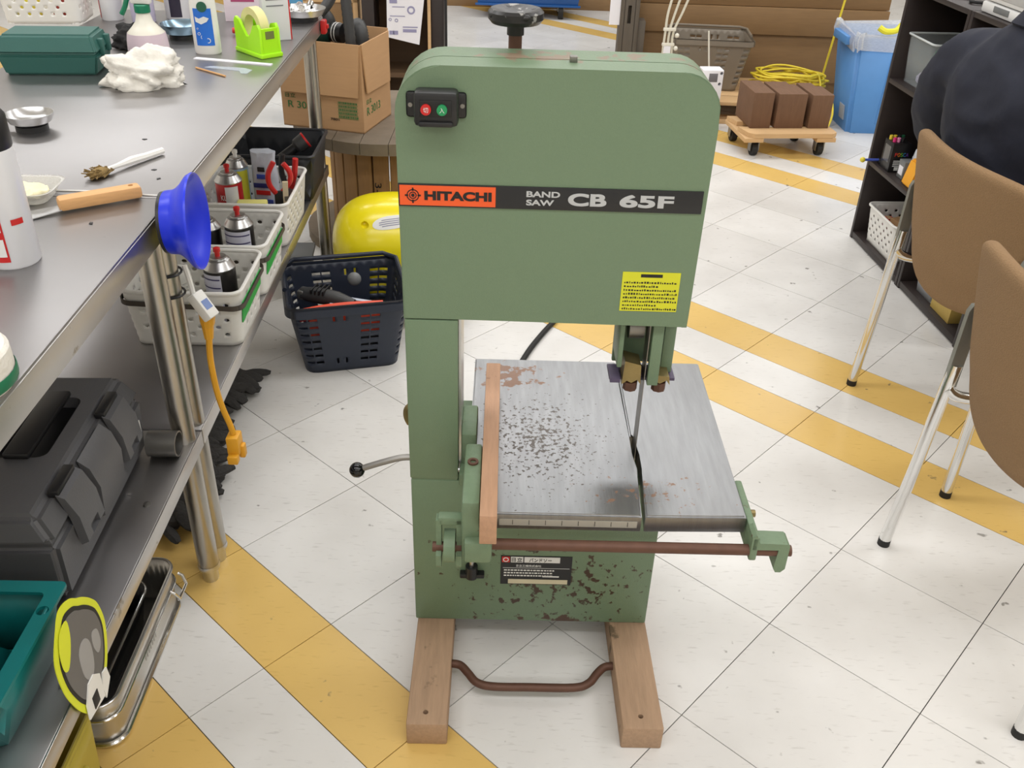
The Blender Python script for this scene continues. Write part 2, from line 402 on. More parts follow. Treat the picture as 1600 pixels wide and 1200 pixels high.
# ------------------------------------------------------------------ band saw
saw = thing('band_saw', 'green upright band saw with a steel table standing on two wooden skids', 'band saw', (-.165, 1.241, 0), math.radians(1))
cab = MB().box(0, .431, 0, .25, .052, .381, .003).build('cabinet', mt_green_rust, saw)
col = MB().box(-.001, .08, 0, .1, .3845, .687, .002).build('column', mt_green, saw)
MB().box(.0805, .0845, .012, .1, .3845, .687).build('column_edge_strip', mt_steel, saw)
MB().box(.002, .078, .002, .098, .381, .3845).build('column_seam', mt_green, saw)
def head_outline(gr=0):
    pts = [(-.002, .6885), (.418, .6885), (.419, .685), (.4275, .685), (.4275, .70), (.431 , .99)]
    for k in range(1, 9):
        a = PI / 2 * k / 8; pts.append((.431 - .055 + .055 * math.cos(a), 1.008 + .055 * math.sin(a)))
    for k in range(0, 9):
        a = PI / 2 + PI / 2 * k / 8; pts.append((-.004 + .062 + .062 * math.cos(a), 1.001 + .062 * math.sin(a)))
    pts.append((-.004, .99))
    c = Vector((.21, .87))
    return [tuple(Vector(p) + (c - Vector(p)).normalized() * gr) for p in pts]
hd = MB().prism(head_outline(), .05, 'y', 0)
bmesh.ops.bevel(hd.bm, geom=[e for e in hd.bm.edges if all(abs(q.co.y) < 1e-5 for q in e.verts)], offset=.002, segments=2, affect='EDGES')
head = hd.build('front_cover', mt_green, saw, sharp=.5)
head.data.materials.append(mt_green_top)
for f in head.data.polygons:
    if f.normal.z > .55: f.material_index = 1
MB().prism(head_outline(.004), .003, 'y', .05).build('cover_seam', mt_green, saw)
rr = MB().prism(head_outline(), .055, 'y', .053).build('rear_frame', mt_green_top, saw)
MB().box(.228, .238, .036, .046, 1.0625, 1.071, .001).build('cover_catch', mt_steel_dull, saw)
# tension hand wheel
kn = MB().lathe([(.012, 0), (.012, .012), (.02, .014), (.034, .016), (.039, .022), (.039, .031), (.035, .035), (.03, .034), (.014, .029), (0, .028)], 32, Matrix.Translation((.155, .126, 1.078))).build('hand_wheel', mt_iron, saw)
for k in range(4):   # cast finger lobes of the wheel rim
    a = k * PI / 2 + .4
    MB().sphere((.155 + .031 * math.cos(a), .126 + .031 * math.sin(a), 1.106), .009, (1.1, 1.1, .7)).build('rim_lobe', mt_iron, kn)
MB().cyl((.155, .126, .98), (.155, .126, 1.079), .0095).build('tension_shaft', mt_rod, saw)
MB().box(.13, .18, .106, .146, .95, .985, .003).build('shaft_bracket', mt_green, saw)
# switch
sw = MB()
sw.box(.012, .092, -.006, 0, .996, 1.030, .004).box(.024, .082, -.03, 0, .990, 1.036, .006).build('switch_box', mt_black, saw)
MB().box(.032, .074, -.0315, -.029, 1.004, 1.026, .001).build('switch_plate', M('switch_plate_dark', rgb(18, 18, 18), .5), saw)
for x, m_, ch in ((.0405, mt_red, '切'), (.0615, mt_greenbtn, '入')):
    b_ = MB().cyl((x, -.030, 1.0145), (x, -.0365, 1.0145), .0068, 20).build('push_button', m_, saw)
    text(b_, 'button_mark', ch, .008, (x - .0032, -.0367, 1.0112), UPR, mt_white_print, .0064, .0066)
for x in (.0178, .0868): MB().cyl((x, -.005, 1.013), (x, -.008, 1.013), .003).build('screw', mt_steel_dull, saw)
MB().box(.03, .076, -.034, -.028, .991, .9985, .003).build('switch_lip', mt_black, saw)
# name band
band = MB().box(-.003, .4235, -.0022, 0, .8695, .9025, .0004).build('name_band', mt_black_plate, saw)
MB().box(-.001, .133, -.0028, -.002, .8715, .9005).build('orange_plate', mt_orange, band)
text(band, 'maker_name', 'HITACHI', .02, (.0335, -.003, .8795), UPR, mt_black_print, .094, .0135, bold=.001)
text(band, 'type_name', 'BAND', .01, (.176, -.0024, .888), UPR, mt_silver_print, .047, .0085, bold=.0003)
text(band, 'type_name', 'SAW', .01, (.176, -.0024, .8757), UPR, mt_silver_print, .039, .0085, bold=.0003)
text(band, 'model_name', 'CB', .02, (.2345, -.0024, .8765), UPR, mt_silver_print, .0525, .0177, bold=.0004, strike=.0015)
text(band, 'model_name', '65F', .02, (.307, -.0024, .8765), UPR, mt_silver_print, .0745, .0177, bold=.0004, strike=.0015)
lg = MB()                                  # round mark: two rings, four ticks and a dot
for r0, r1 in ((.0088, .0075), (.0052, .0040)):
    lg.lathe([(r0, 0), (r0, .0006), (r1, .0006), (r1, 0)], 28, Matrix.Translation((.0175, -.0028, .886)) @ Matrix.Rotation(PI / 2, 4, 'X'), cap=False)
lg.cyl((.0175, -.0028, .886), (.0175, -.0034, .886), .0024)
for dx, dz in ((1, 0), (-1, 0), (0, 1), (0, -1)):
    lg.box(.0175 + dx * .0088 - .0011 - abs(dx) * .0012, .0175 + dx * .0088 + .0011 + abs(dx) * .0012, -.0034, -.0028, .886 + dz * .0088 - .0011 - abs(dz) * .0012, .886 + dz * .0088 + .0011 + abs(dz) * .0012)
lg.build('round_mark', mt_black_print, band)
# yellow caution sticker
st = MB().box(.322, .4075, -.0008, 0, .7125, .7765).build('caution_sticker', mt_yellow_sticker, saw)
ln = MB(); rnd = random.Random(3)
ln.box(.349, .381, -.0012, -.0008, .7685, .7735)
for k in range(8):
    z = .7615 - k * .0062; x = .3255
    while x < .4035 - (.03 if k in (1, 6) else 0):
        wd = rnd.uniform(.0012, .0032); ln.box(x, x + wd, -.0011, -.0008, z - .0032, z + rnd.choice((0, -.0006, -.0012))); x += wd + rnd.uniform(.0010, .0018)
ln.build('sticker_print', mt_black_print, st)
# rating plate
npl = MB().box(.156, .284, -.001, 0, .147, .2155).build('rating_plate', mt_black_plate, saw)
MB().box(.158, .172, -.0016, -.001, .2005, .2135).build('red_patch', mt_red, npl)
MB().box(.174, .196, -.0016, -.001, .2005, .2135).box(.198, .262, -.0016, -.001, .2005, .2135).build('white_patch', mt_white_print, npl)
text(npl, 'plate_maker', '日立', .012, (.1755, -.002, .2025), UPR, mt_black_print, .019, .0095)
text(npl, 'plate_type', 'バンドソー', .012, (.207, -.002, .2025), UPR, mt_black_print, .04, .0085)
text(npl, 'plate_title', '日立工機株式会社', .007, (.184, -.0014, .190), UPR, mt_white_print, .045, .005)
pl = MB(); pl.box(.160, .280, -.0014, -.001, .1865, .1872)
for k in range(3):
    x = .162
    while x < .25: wd = rnd.uniform(.002, .006); pl.box(x, x + wd, -.0014, -.001, .180 - k * .0065, .1828 - k * .0065); x += wd + .0014
pl.box(.232, .262, -.0014, -.001, .1655, .1685).build('plate_print', mt_white_print, npl)
MB().box(.170, .278, -.0016, -.001, .149, .1595).build('cream_field', M('aged_label', rgb(208, 200, 170), .6), npl)
cr = MB().lathe([(.0052, 0), (.0052, .0006), (.0036, .0006), (.0036, 0)], 20, Matrix.Translation((.165, -.0016, .207)) @ Matrix.Rotation(PI / 2, 4, 'X'), cap=False).build('plate_mark', mt_white_print, npl)
# clamp screw left of the plate
ks = MB().box(.083, .127, -.014, 0, .170, .179, .002).cyl((.104, -.008, .17), (.104, -.008, .196), .011).build('clamp_knob', mt_black, saw)
MB().cyl((.104, -.008, .196), (.104, -.008, .214), .0045).build('clamp_screw', mt_steel, saw)
# work table: two halves beside the blade slot
TZ = .445
slot = [(.3655, -.16), (.3725, -.16), (.3775, -.04), (.3795, -.04), (.379, .0), (.376, .048), (.368, .048), (.3685, .0), (.371, -.035), (.3705, -.04)]
def tbl(pts, nm):
    m = MB().prism(pts, .03, 'z', TZ - .03)
    bmesh.ops.bevel(m.bm, geom=[e for e in m.bm.edges if all(abs(q.co.z - TZ) < 1e-5 for q in e.verts) or (abs(e.verts[0].co.z - e.verts[1].co.z) > .02 and e.calc_face_angle(0) > 1.2)], offset=.0028, segments=3, affect='EDGES')
    return m.build(nm, mt_steel_table, saw, sharp=.9)
tbl([(.098, .30), (.098, -.157), (.366, -.157), (.3715, -.04), (.368, .0), (.368, .055), (.368, .30)], 'table_left_plate')
tbl([(.3695, .055), (.378, .055), (.380, .0), (.3795, -.04), (.3785, -.05), (.3715, -.157), (.526, -.153), (.529, .302), (.3695, .302)], 'table_right_plate')
sc = MB().box(.150, .360, -.1578, -.1565, .422, .434).build('fence_scale', M('scale_strip', rgb(176, 172, 160), .4, .3), saw)
for k in range(8): MB().box(.17 + k * .025, .1708 + k * .025, -.1582, -.1577, .424, .433).build('scale_tick', mt_black_print, sc)
MB().box(.118, .31, .02, .24, .38, .4155, .004).build('trunnion', mt_green_cast, saw)
MB().box(.084, .11, .01, .1, .40, .47, .004).box(.082, .1, -.02, .03, .386, .41, .003).build('table_bracket', mt_green_cast, saw)
MB().cyl((.08, .0, .405), (.12, .0, .405), .004).build('bracket_pin', mt_steel, saw)
# fence
MB().box(.1215, .1465, -.228, .195, .4455, .498, .0012).build('fence_board', mt_fence, saw)
fc = MB().box(.094, .1212, -.19, -.04, .386, .49, .005).box(.098, .14, -.205, -.165, .385, .425, .006).build('fence_casting', mt_green_cast, saw)
MB().lathe([(.0085, 0), (.0085, .004), (.0045, .004), (.0045, .001), (0, .001)], 20, Matrix.Translation((.1075, -.092, .489))).build('fence_bolt', mt_rod, saw)
hg = MB().box(.058, .096, -.172, -.155, .43, .445, .003)
for x in (.055, .086): hg.prism([(-.172, .44), (-.155, .44), (-.155, .36), (-.162, .352), (-.178, .352), (-.184, .36), (-.184, .38), (-.172, .385)], .008, 'x', x)
hg.build('hinge_bracket', mt_green_cast, saw)
MB().cyl((.067, -.168, .388), (.084, -.168, .388), .026, 24).build('hinge_roller', mt_green_cast, saw)
MB().cyl((.049, -.168, .385), (.1, -.168, .385), .008).build('hinge_pin', mt_rod, saw)
MB().cyl((.13, -.180, .4035), (.594, -.180, .4035), .0088, 20).build('guide_rod', mt_rod, saw)
rb = MB().prism([(.529, .436), (.535, .44), (.542, .425), (.556, .425), (.584, .424), (.588, .42), (.588, .375), (.582, .368), (.574, .368), (.57, .375), (.572, .412), (.53, .412)], .03, 'y', -.190)
rb.box(.529, .541, -.19, -.05, .39, .436, .003).build('rod_bracket', mt_green_cast, saw)
MB().cyl((.541, -.12, .425), (.549, -.12, .425), .006, 8).build('bracket_bolt', mt_brass, saw)
MB().cyl((.40, -.13, .40), (.40, -.13, .417), .0035, 8, .001).build('stop_pin', mt_rod, saw)
# blade and upper guide
MB().box(.3755, .3767, .018, .052, .3, .70).build('blade', mt_steel_dull, saw)
up_ = MB().box(.330, .338, .02, .09, .60, .6885, .002).box(.330, .424, .082, .09, .575, .6885, .002).box(.405, .424, .05, .09, .575, .6885, .002).build('guide_housing', mt_green, saw)
MB().box(.380, .397, .012, .026, .573, .688, .001).build('guide_post', mt_green, saw)
MB().cyl((.348, .06, .655), (.372, .06, .655), .02, 24).build('guide_wheel', mt_steel_dull, saw)
MB().box(.322, .338, .02, .06, .572, .579).box(.322, .428, .035, .075, .569, .574).build('guard_plate', mt_purple, saw)
for x0, x1 in ((.341, .371), (.386, .418)):
    MB().prism([(x0, .569), (x0 + .008, .576), ((x0 + x1) / 2, .572), (x1 - .006, .578), (x1, .57), (x1 - .002, .605 if x0 < .36 else .585), (x0 + .002, .612 if x0 < .36 else .588)], .035, 'y', .02).build('guide_jaw', mt_brass, saw)
    MB().cyl(((x0 + x1) / 2, .03, .556), ((x0 + x1) / 2, .03, .571), .0115, 8).build('guide_bolt', mt_rod, saw)
# lever
lv = MB().tube(spline([(0, .03, .406), (-.02, .03, .404), (-.05, .03, .394), (-.088, .03, .379)]), .0055, 10).build('tilt_lever', mt_steel_dull, saw)
MB().sphere((-.095, .03, .376), .0135).build('lever_ball', mt_black_gloss, lv)
MB().tube(spline([(0, .05, .5), (-.008, .05, .49), (-.009, .05, .475), (-.004, .05, .462)]), .0055, 8).build('side_catch', mt_brass, saw)
# skids and stretcher bar
for x0, x1, nm in ((.004, .072, 'a'), (.358, .427, 'b')):
    q = MB().box(x0, x1, -.235, .33, 0, .0515, .003)
    if nm == 'b':
        for v_ in q.bm.verts:
            if v_.co.y < 0: v_.co.x += .008
    sk = q.build('skid', mt_oldwood, saw)
    xc = (x0 + x1) / 2 - (.003 if nm == 'a' else -.006)
    cut(sk, MB().cyl((xc, -.21, .01), (xc, -.21, .06), .0045, 14))      # bolt hole
MB().tube(spline([(.07, -.086, .03), (.088, -.090, .03), (.103, -.108, .03), (.119, -.128, .03), (.148, -.136, .03), (.21, -.136, .03), (.29, -.135, .03), (.318, -.124, .03), (.334, -.103, .03), (.348, -.088, .03), (.364, -.084, .03)], 6), .0075, 12).build('stretcher_bar', mt_rod, saw)
# motor behind the cabinet and its lead
MB().box(.08, .3, .25, .36, .06, .26, .02).build('motor_housing', mt_green, saw)
pc = MB().tube(spline([(-.02, 1.61, .10), (-.02, 1.75, .02), (-.005, 2.0, .0085), (.0, 2.16, .0085), (.038, 2.308, .0085), (.081, 2.424, .0085), (.127, 2.527, .0085), (.196, 2.674, .0085), (.33, 2.95, .0085), (.36, 3.3, .0085), (.2, 3.7, .0085)]), .008, 10).build('trailing_power_lead', mt_rubber)
pg_ = MB().box(-.012, .012, -.05, 0, 0, .022, .004).build('plug', mt_rubber, pc, (.193, 3.72, .0005), .43)
for x in (-.006, .006): MB().box(x - .001, x + .001, -.004, .017, .008, .014).build('plug_blade', mt_steel, pg_)
tag(pc, 'thick black power cord running over white tiles behind the saw table', 'cord')

# ------------------------------------------------------------------ stainless work benches (two butted end to end)
BR = .0266                                   # the benches' turn
def bench_x(y): return -.559 - BR * (y - 1.414)
def bench(y0, y1, label, depth=.62):
    t = thing('work_bench', label, 'workbench', (bench_x(y0), y0, 0), BR, 'stainless benches along the aisle')
    Lh = y1 - y0 - .002
    MB().box(-depth, 0, 0, Lh, .755, .80, .003).build('bench_top', mt_steel_top, t)
    top = t.children[0] if t.children else None
    MB().box(-.003, .0015, .001, Lh - .001, .7555, .7965, .001).build('front_fascia', mt_steel_edge, t)
    ls = []
    for yy in (.028, Lh - .028):
        for xx in (-.039, -depth + .04):
            lg_ = MB().cyl((xx, yy, .035), (xx, yy, .755), .0205, 20).build('leg', mt_tube, t)
            MB().lathe([(.021, .03), (.022, .036), (.021, .042)], 20, Matrix.Translation((xx, yy, 0)), cap=False).cyl((xx, yy, 0), (xx, yy, .035), .0155).build('foot', mt_steel, lg_)
    MB().box(-depth + .02, -.018, .001, Lh - .001, .318, .345, .002).build('lower_shelf', mt_steel_top, t)
    MB().box(-.018, -.0155, .001, Lh - .001, .313, .345, .001).build('shelf_fascia', mt_steel_edge, t)
    return t
bnear = bench(.16, 1.414, 'stainless bench with the blue rubber cup and scraper on it')
bfar = bench(1.414, 2.90, 'stainless bench with the lime tape dispenser and white rag on it')
for (x, y) in ((-.602, 1.198),):
    MB().lathe([(.006, 0), (.006, .002), (0, .003)], 10, Matrix.Translation((-.048, y - .16, .345))).build('shelf_bolt', mt_steel_dull, bnear)

# ------------------------------------------------------------------ things on the benches
BZ = .80
# teal-green hinged case
c = thing('tool_case', 'dark teal plastic case with a hinged lid lying shut on the bench', 'case', (-1.067, 2.18, BZ), .12)
q = MB().hexa([(-.098, -.05, 0), (.098, -.05, 0), (.098, .06, 0), (-.098, .06, 0)], [(-.108, -.056, .043), (.108, -.056, .043), (.108, .066, .043), (-.108, .066, .043)])
bmesh.ops.bevel(q.bm, geom=q.bm.edges[:], offset=.004, segments=2, affect='EDGES'); q.build('base', mt_case, c)
q = MB().hexa([(-.109, -.057, .045), (.109, -.057, .045), (.109, .067, .045), (-.109, .067, .045)], [(-.098, -.042, .085), (.098, -.042, .085), (.098, .055, .085), (-.098, .055, .085)])
bmesh.ops.bevel(q.bm, geom=q.bm.edges[:], offset=.006, segments=3, affect='EDGES'); q.build('lid', mt_case, c)
MB().box(-.1, .1, -.05, .06, .04, .047).build('lid_seam', mt_case, c)
for y in (-.02, .03): MB().box(.100, .114, y, y + .016, .035, .072, .003).build('latch', mt_case, c)
# crumpled white rag
def lump(name, label, cat, loc, rad, mat, seed, amp=.35, sc=18, u=40, v=24):
    import mathutils.noise as mn
    m = MB().sphere((0, 0, 0), 1, u=u, v=v)
    for p in m.bm.verts:
        n = p.co.normalized()
        f = 1 + amp * mn.fractal(n * 1.6 + Vector((seed, 0, 0)), 1, 2, 4) + .12 * abs(mn.noise(n * sc / 4 + Vector((0, seed, 0))))
        p.co = Vector((n.x * rad[0] * f, n.y * rad[1] * f, max(n.z * rad[2] * f, -rad[2] * .55)))
    zmin = min(p.co.z for p in m.bm.verts)
    for p in m.bm.verts: p.co.z -= zmin
    o = m.build(name, mat, None, loc, sharp=2)
    return tag(o, label, cat)
lump('cleaning_rag', 'crumpled white cotton rag heaped on the bench', 'rag', (-.835, 2.085, BZ), (.086, .066, .044), mt_rag, 3.2, .5, 26, 56, 34)
lump('work_glove', 'black crumpled work glove behind the spray bottle', 'glove', (-.975, 2.43, BZ), (.055, .05, .032), M('black_glove', rgb(30, 29, 30), .9, var=.3, bump=.6), 8.1, .5)
# trigger spray bottle
c = thing('spray_bottle', 'translucent pink trigger spray bottle with green collar', 'spray bottle', (-.893, 2.29, BZ), 0)
MB().lathe([(.042, 0), (.046, .004), (.047, .03), (.045, .055), (.042, .066), (.03, .078), (.02, .09), (.016, .105), (.014, .112)], 28).build('bottle_body', mt_milky, c)
MB().lathe([(.0425, .001), (.0468, .005), (.0478, .03), (.0462, .05), (.0434, .0655)], 28, cap=False).build('pink_liquid', mt_pink, c)
MB().lathe([(.0175, .110), (.018, .112), (.018, .126), (.016, .128)], 24).build('collar', mt_bottlegreen, c)
MB().box(-.024, .024, -.010, .010, .128, .168, .006).box(-.05, -.02, -.006, .006, .15, .168, .003).build('sprayer_head', mt_whitepl, c)
MB().tube(spline([(-.022, 0, .150), (-.032, 0, .138), (-.04, 0, .12), (-.05, 0, .104)]), .006, 8).build('trigger', mt_bottlegreen, c)
# white detergent bottle
c = thing('detergent_bottle', 'white squeeze bottle with a blue bubble label', 'bottle', (-.782, 2.385, BZ), .1)
MB().lathe([(.029, 0), (.032, .004), (.0325, .06), (.031, .12), (.027, .15), (.018, .165), (.011, .172), (.011, .19), (.006, .195), (.005, .21)], 28, sx=1, sy=.68).build('bottle_body', mt_whitepl, c)
lb = MB()
n = 12
for (r, z0, z1, a0, a1) in ((1.015, .022, .108, -2.25, -.85),):
    for i in range(n):
        for j in range(4):
            pts = []
            for (ii, jj) in ((i, j), (i + 1, j), (i + 1, j + 1), (i, j + 1)):
                a = a0 + (a1 - a0) * ii / n; z = z0 + (z1 - z0) * jj / 4; pts.append((.0325 * r * math.cos(a), .0325 * .68 * r * math.sin(a) - .0004, z))
            lb.bm.faces.new([lb.bm.verts.new(p) for p in pts])
lab = lb.build('front_label', mt_bluelabel, c)
MB().cyl((.002, -.0235, .112), (.002, -.0215, .112), .012, 20).build('green_badge', M('badge_green', rgb(36, 92, 70), .5), lab)
for (x, z, r) in ((-.012, .05, .0035), (-.004, .042, .005), (.008, .034, .006), (-.014, .062, .002)):
    MB().lathe([(r, 0), (r, .0006), (r * .72, .0006), (r * .72, 0)], 16, Matrix.Translation((x, -.0218, z)) @ Matrix.Rotation(PI / 2, 4, 'X'), cap=False).build('printed_bubble', mt_white_print, lab)
MB().prism([(-.016, .078), (-.004, .072), (.010, .078), (.016, .086), (.004, .09), (-.008, .085), (-.017, .09)], .0006, 'y', -.0232).build('white_swoosh', mt_white_print, lab)
# lime tape dispenser, long axis away from the aisle
c = thing('tape_dispenser', 'lime green tape dispenser holding a cream roll of tape', 'tape dispenser', (-.66, 2.40, BZ), -.78)
side = [(-.058, 0), (.058, 0), (.058, .066), (.05, .078), (.03, .074), (.018, .056), (.006, .044), (-.006, .044), (-.02, .06), (-.034, .078), (-.05, .084), (-.058, .074)]
for y0 in (-.028, .021): MB().prism(side, .007, 'y', y0).build('side_wall', mt_lime, c)
MB().box(-.062, .062, -.031, .031, 0, .011, .003).build('base', mt_lime, c)
for x in (-.058, .05): MB().box(x, x + .008, -.022, .022, .01, .068).build('end_wall', mt_lime, c)
MB().lathe([(.047, -.012), (.047, .012), (.030, .012), (.030, -.012), (.047, -.012)], 36, Matrix.Translation((-.006, 0, .062)) @ Matrix.Rotation(PI / 2, 4, 'X'), cap=False).build('tape_roll', mt_tape, c)
MB().box(.0582, .0588, -.012, .012, .044, .062).build('printed_patch', M('brown_print', rgb(110, 120, 60), .6), c)
# shallow blue parts dish
c = thing('parts_dish', 'round blue steel parts dish on a black magnetic foot', 'dish', (-.895, 2.545, BZ))
MB().lathe([(.0, .012), (.034, .012), (.044, .018), (.054, .036), (.056, .036), (.055, .033), (.046, .014), (.036, .009), (0, .009)], 32).build('bowl', mt_bluedish, c)
MB().lathe([(.036, 0), (.036, .009), (0, .009)], 28).build('magnet_foot', mt_black, c)
# dish with sockets
c = thing('parts_dish', 'round steel dish filled with chrome sockets at the bench end', 'dish', (-.638, 2.815, BZ))
MB().lathe([(.0, .014), (.045, .014), (.058, .019), (.066, .034), (.068, .034), (.066, .031), (.058, .016), (.046, .011), (0, .011)], 32).build('bowl', mt_steel, c)
MB().lathe([(.044, 0), (.044, .011), (0, .011)], 28).build('magnet_foot', mt_black, c)
rnd = random.Random(5)
for k in range(9):
    a = k * .7; r = .012 + .018 * (k % 3) / 2 * 1.2
    p = Vector((-.638 + r * math.cos(a) * 1.2, 2.815 + r * math.sin(a) * 1.2, BZ + .026 + .012 * (k % 2)))
    d = Vector((math.cos(a * 2.3), math.sin(a * 2.3), .25)).normalized() * .013
    s_ = thing('socket', 'chrome socket in the steel dish at the bench end', 'socket', p, 0, 'chrome sockets in the dish')
    MB().lathe([(.0095, -.013), (.0095, .013), (.0068, .013), (.0068, .001), (0, .001)], 14, d.to_track_quat('Z', 'Y').to_matrix().to_4x4()).build('socket_body', mt_chrome, s_)
# long-handled steel scoop dish
c = thing('parts_dish', 'small round steel dish with black foot and strap alone on the bench', 'dish', (-.925, 1.735, BZ))
MB().lathe([(.0, .014), (.025, .014), (.036, .02), (.0425, .032), (.044, .032), (.0425, .028), (.037, .017), (.026, .011), (0, .011)], 32).build('bowl', mt_steel, c)
MB().lathe([(.029, 0), (.029, .011), (0, .011)], 28).build('magnet_foot', mt_black, c)
MB().box(-.14, -.04, -.012, .008, .018, .024, .002).build('strap', mt_black, c)
MB().box(-.066, -.040, -.008, .004, .024, .028, .001).build('strap_clip', mt_steel, c)
# toothbrush-like parts brush
c = thing('parts_brush', 'white handled brush with worn tan bristles', 'brush', (-.68, 1.54, BZ + .001), 1.1)
MB().tube([(-.035, 0, .008), (-.01, 0, .008), (.02, 0, .0085), (.05, 0, .007), (.09, 0, .0065)], .006, 8, rs=[.004, .0045, .0075, .0065, .006]).build('handle', mt_whitepl, c)
q = MB(); rnd = random.Random(2)
for k in range(90):
    x = -.036 - rnd.uniform(0, .036); y = rnd.uniform(-.010, .010); dx, dy = rnd.uniform(-.012, .006), rnd.uniform(-.006, .006)
    q.tube([(x + .012, y * .6, .006), (x + dx, y + dy, rnd.uniform(.001, .017))], .0012, 4)
bb = q.sphere((-.05, 0, .008), .012, (1.6, .9, .62)).build('bristles', mt_bristle, c); bb['kind'] = 'stuff'
# wooden handled scraper
c = thing('scraper', 'flat steel scraper with a pale wooden handle', 'scraper', (-.655, 1.379, BZ), .61)
cut(MB().box(-.062, .062, -.0125, .0125, .002, .022, .005).build('handle', mt_wood, c), MB().cyl((.048, 0, -.01), (.048, 0, .04), .004, 14))
MB().hexa([(-.108, -.018, .001), (-.06, -.011, .004), (-.06, .011, .004), (-.108, .018, .001)], [(-.108, -.018, .002), (-.06, -.011, .0055), (-.06, .011, .0055), (-.108, .018, .002)]).build('blade', mt_steel, c)
# clear tray of flakes
c = thing('blister_tray', 'clear plastic blister tray holding cream flakes', 'tray', (-.777, 1.395, BZ), .05)
q = MB()
pr = rrect(.09, .085, .02, 4); pr2 = rrect(.07, .065, .016, 4); n = len(pr)
a = [q.bm.verts.new((*p, .021)) for p in [(x * 1.12, y * 1.12) for x, y in pr]]; b = [q.bm.verts.new((*p, .02)) for p in pr]; d = [q.bm.verts.new((*p, .0012)) for p in pr2]
for i in range(n):
    q.bm.faces.new((a[i], a[(i + 1) % n], b[(i + 1) % n], b[i])); q.bm.faces.new((b[i], b[(i + 1) % n], d[(i + 1) % n], d[i]))
q.bm.faces.new(d); solid(q.build('clear_shell', thin_clear('blister_plastic', rgb(224, 222, 214), .4), c), .0008)
import mathutils.noise as mn
q = MB().sphere((0, 0, .011), .034, (.95, .9, .26), 28, 14)
for p in q.bm.verts: p.co.z = max(.002, p.co.z + .006 * mn.noise(p.co * 90))
fl = q.build('cream_flakes', mt_cream, c); fl['kind'] = 'stuff'

# aerosol cans
def aerosol(label, loc, h=.19, r=.033, body=None, label_mat=None, nozzle=mt_red, rot=0, stripes=(), words=(), cap=None, group=None, dome=mt_steel):
    c = thing('spray_can', label, 'spray can', loc, rot, group)
    MB().lathe([(r - .002, 0), (r, .003), (r, h * .76), (r - .001, h * .775)], 28).build('can_body', body, c)
    if cap:
        MB().lathe([(r - .001, h * .775), (r, h * .79), (r, h * .97), (r - .004, h), (0, h)], 28).build('cap', cap, c)
    else:
        MB().lathe([(r, h * .77), (r + .001, h * .785), (r - .001, h * .80), (r * .72, h * .87), (r * .5, h * .885), (r * .52, h * .905), (r * .36, h * .91), (0, h * .905)], 28).build('dome', dome, c)
        MB().lathe([(.0055, h * .9), (.0055, h * .955), (.0075, h * .96), (.0075, h * 1.0), (.004, h * 1.01), (0, h * 1.01)], 14).build('nozzle', nozzle, c)
    if label_mat:
        n = 20; q = MB(); a0, a1 = label_mat[1], label_mat[2]
        for i in range(n):
            A, B = a0 + (a1 - a0) * i / n, a0 + (a1 - a0) * (i + 1) / n; R_ = r + .0006
            q.bm.faces.new([q.bm.verts.new(p) for p in ((R_ * math.cos(A), R_ * math.sin(A), h * .05), (R_ * math.cos(B), R_ * math.sin(B), h * .05), (R_ * math.cos(B), R_ * math.sin(B), h * .74), (R_ * math.cos(A), R_ * math.sin(A), h * .74))])
        bmesh.ops.remove_doubles(q.bm, verts=q.bm.verts[:], dist=1e-6)
        lb_ = q.build('paper_label', label_mat[0], c)
        for z in stripes:
            q = MB(); R_ = r + .0012
            for i in range(n):
                A, B = a0 + .08 + (a1 - a0 - .16) * i / n, a0 + .08 + (a1 - a0 - .16) * (i + 1) / n
                q.bm.faces.new([q.bm.verts.new(p) for p in ((R_ * math.cos(A), R_ * math.sin(A), h * z), (R_ * math.cos(B), R_ * math.sin(B), h * z), (R_ * math.cos(B), R_ * math.sin(B), h * z + .003), (R_ * math.cos(A), R_ * math.sin(A), h * z + .003))])
            q.build('label_stripe', M('dark_violet_print', rgb(66, 60, 104), .6), lb_)
    for (wd, z, ang, ww, hh, mtl) in words:
        t_ = text(c, 'can_lettering', wd, .02, (0, 0, 0), (0, 0, 0), mtl, ww, hh)
        for v_ in t_.data.vertices:      # wrap the word round the can
            A = ang + (v_.co.x - ww / 2) / r; zz = v_.co.y; R_ = r + .0014 + v_.co.z * .5
            v_.co = Vector((R_ * math.cos(A), R_ * math.sin(A), h * z + zz))
    return c
mt_canblack = M('black_can', rgb(30, 28, 28), .3, .2, var=.05)
mt_canred = M('red_can', rgb(176, 28, 32), .3, .2, var=.05)
mt_canwhite = M('white_can', rgb(222, 222, 224), .3, .1, var=.04)
mt_labelgrey = M('lilac_white_label', rgb(206, 206, 220), .45, var=.03)
big = aerosol('white spray can with tall black cap and red panel near the bench edge', (-.69, 1.165, BZ), .205, .034, mt_canwhite, None, cap=mt_black)
q = MB()
for i in range(10):
    A, B = -2.6 + .14 * i, -2.6 + .14 * (i + 1); R_ = .0346
    q.bm.faces.new([q.bm.verts.new(p) for p in ((R_ * math.cos(A), R_ * math.sin(A), .012), (R_ * math.cos(B), R_ * math.sin(B), .012), (R_ * math.cos(B), R_ * math.sin(B), .1), (R_ * math.cos(A), R_ * math.sin(A), .1))])
q.build('red_panel', mt_red, big)
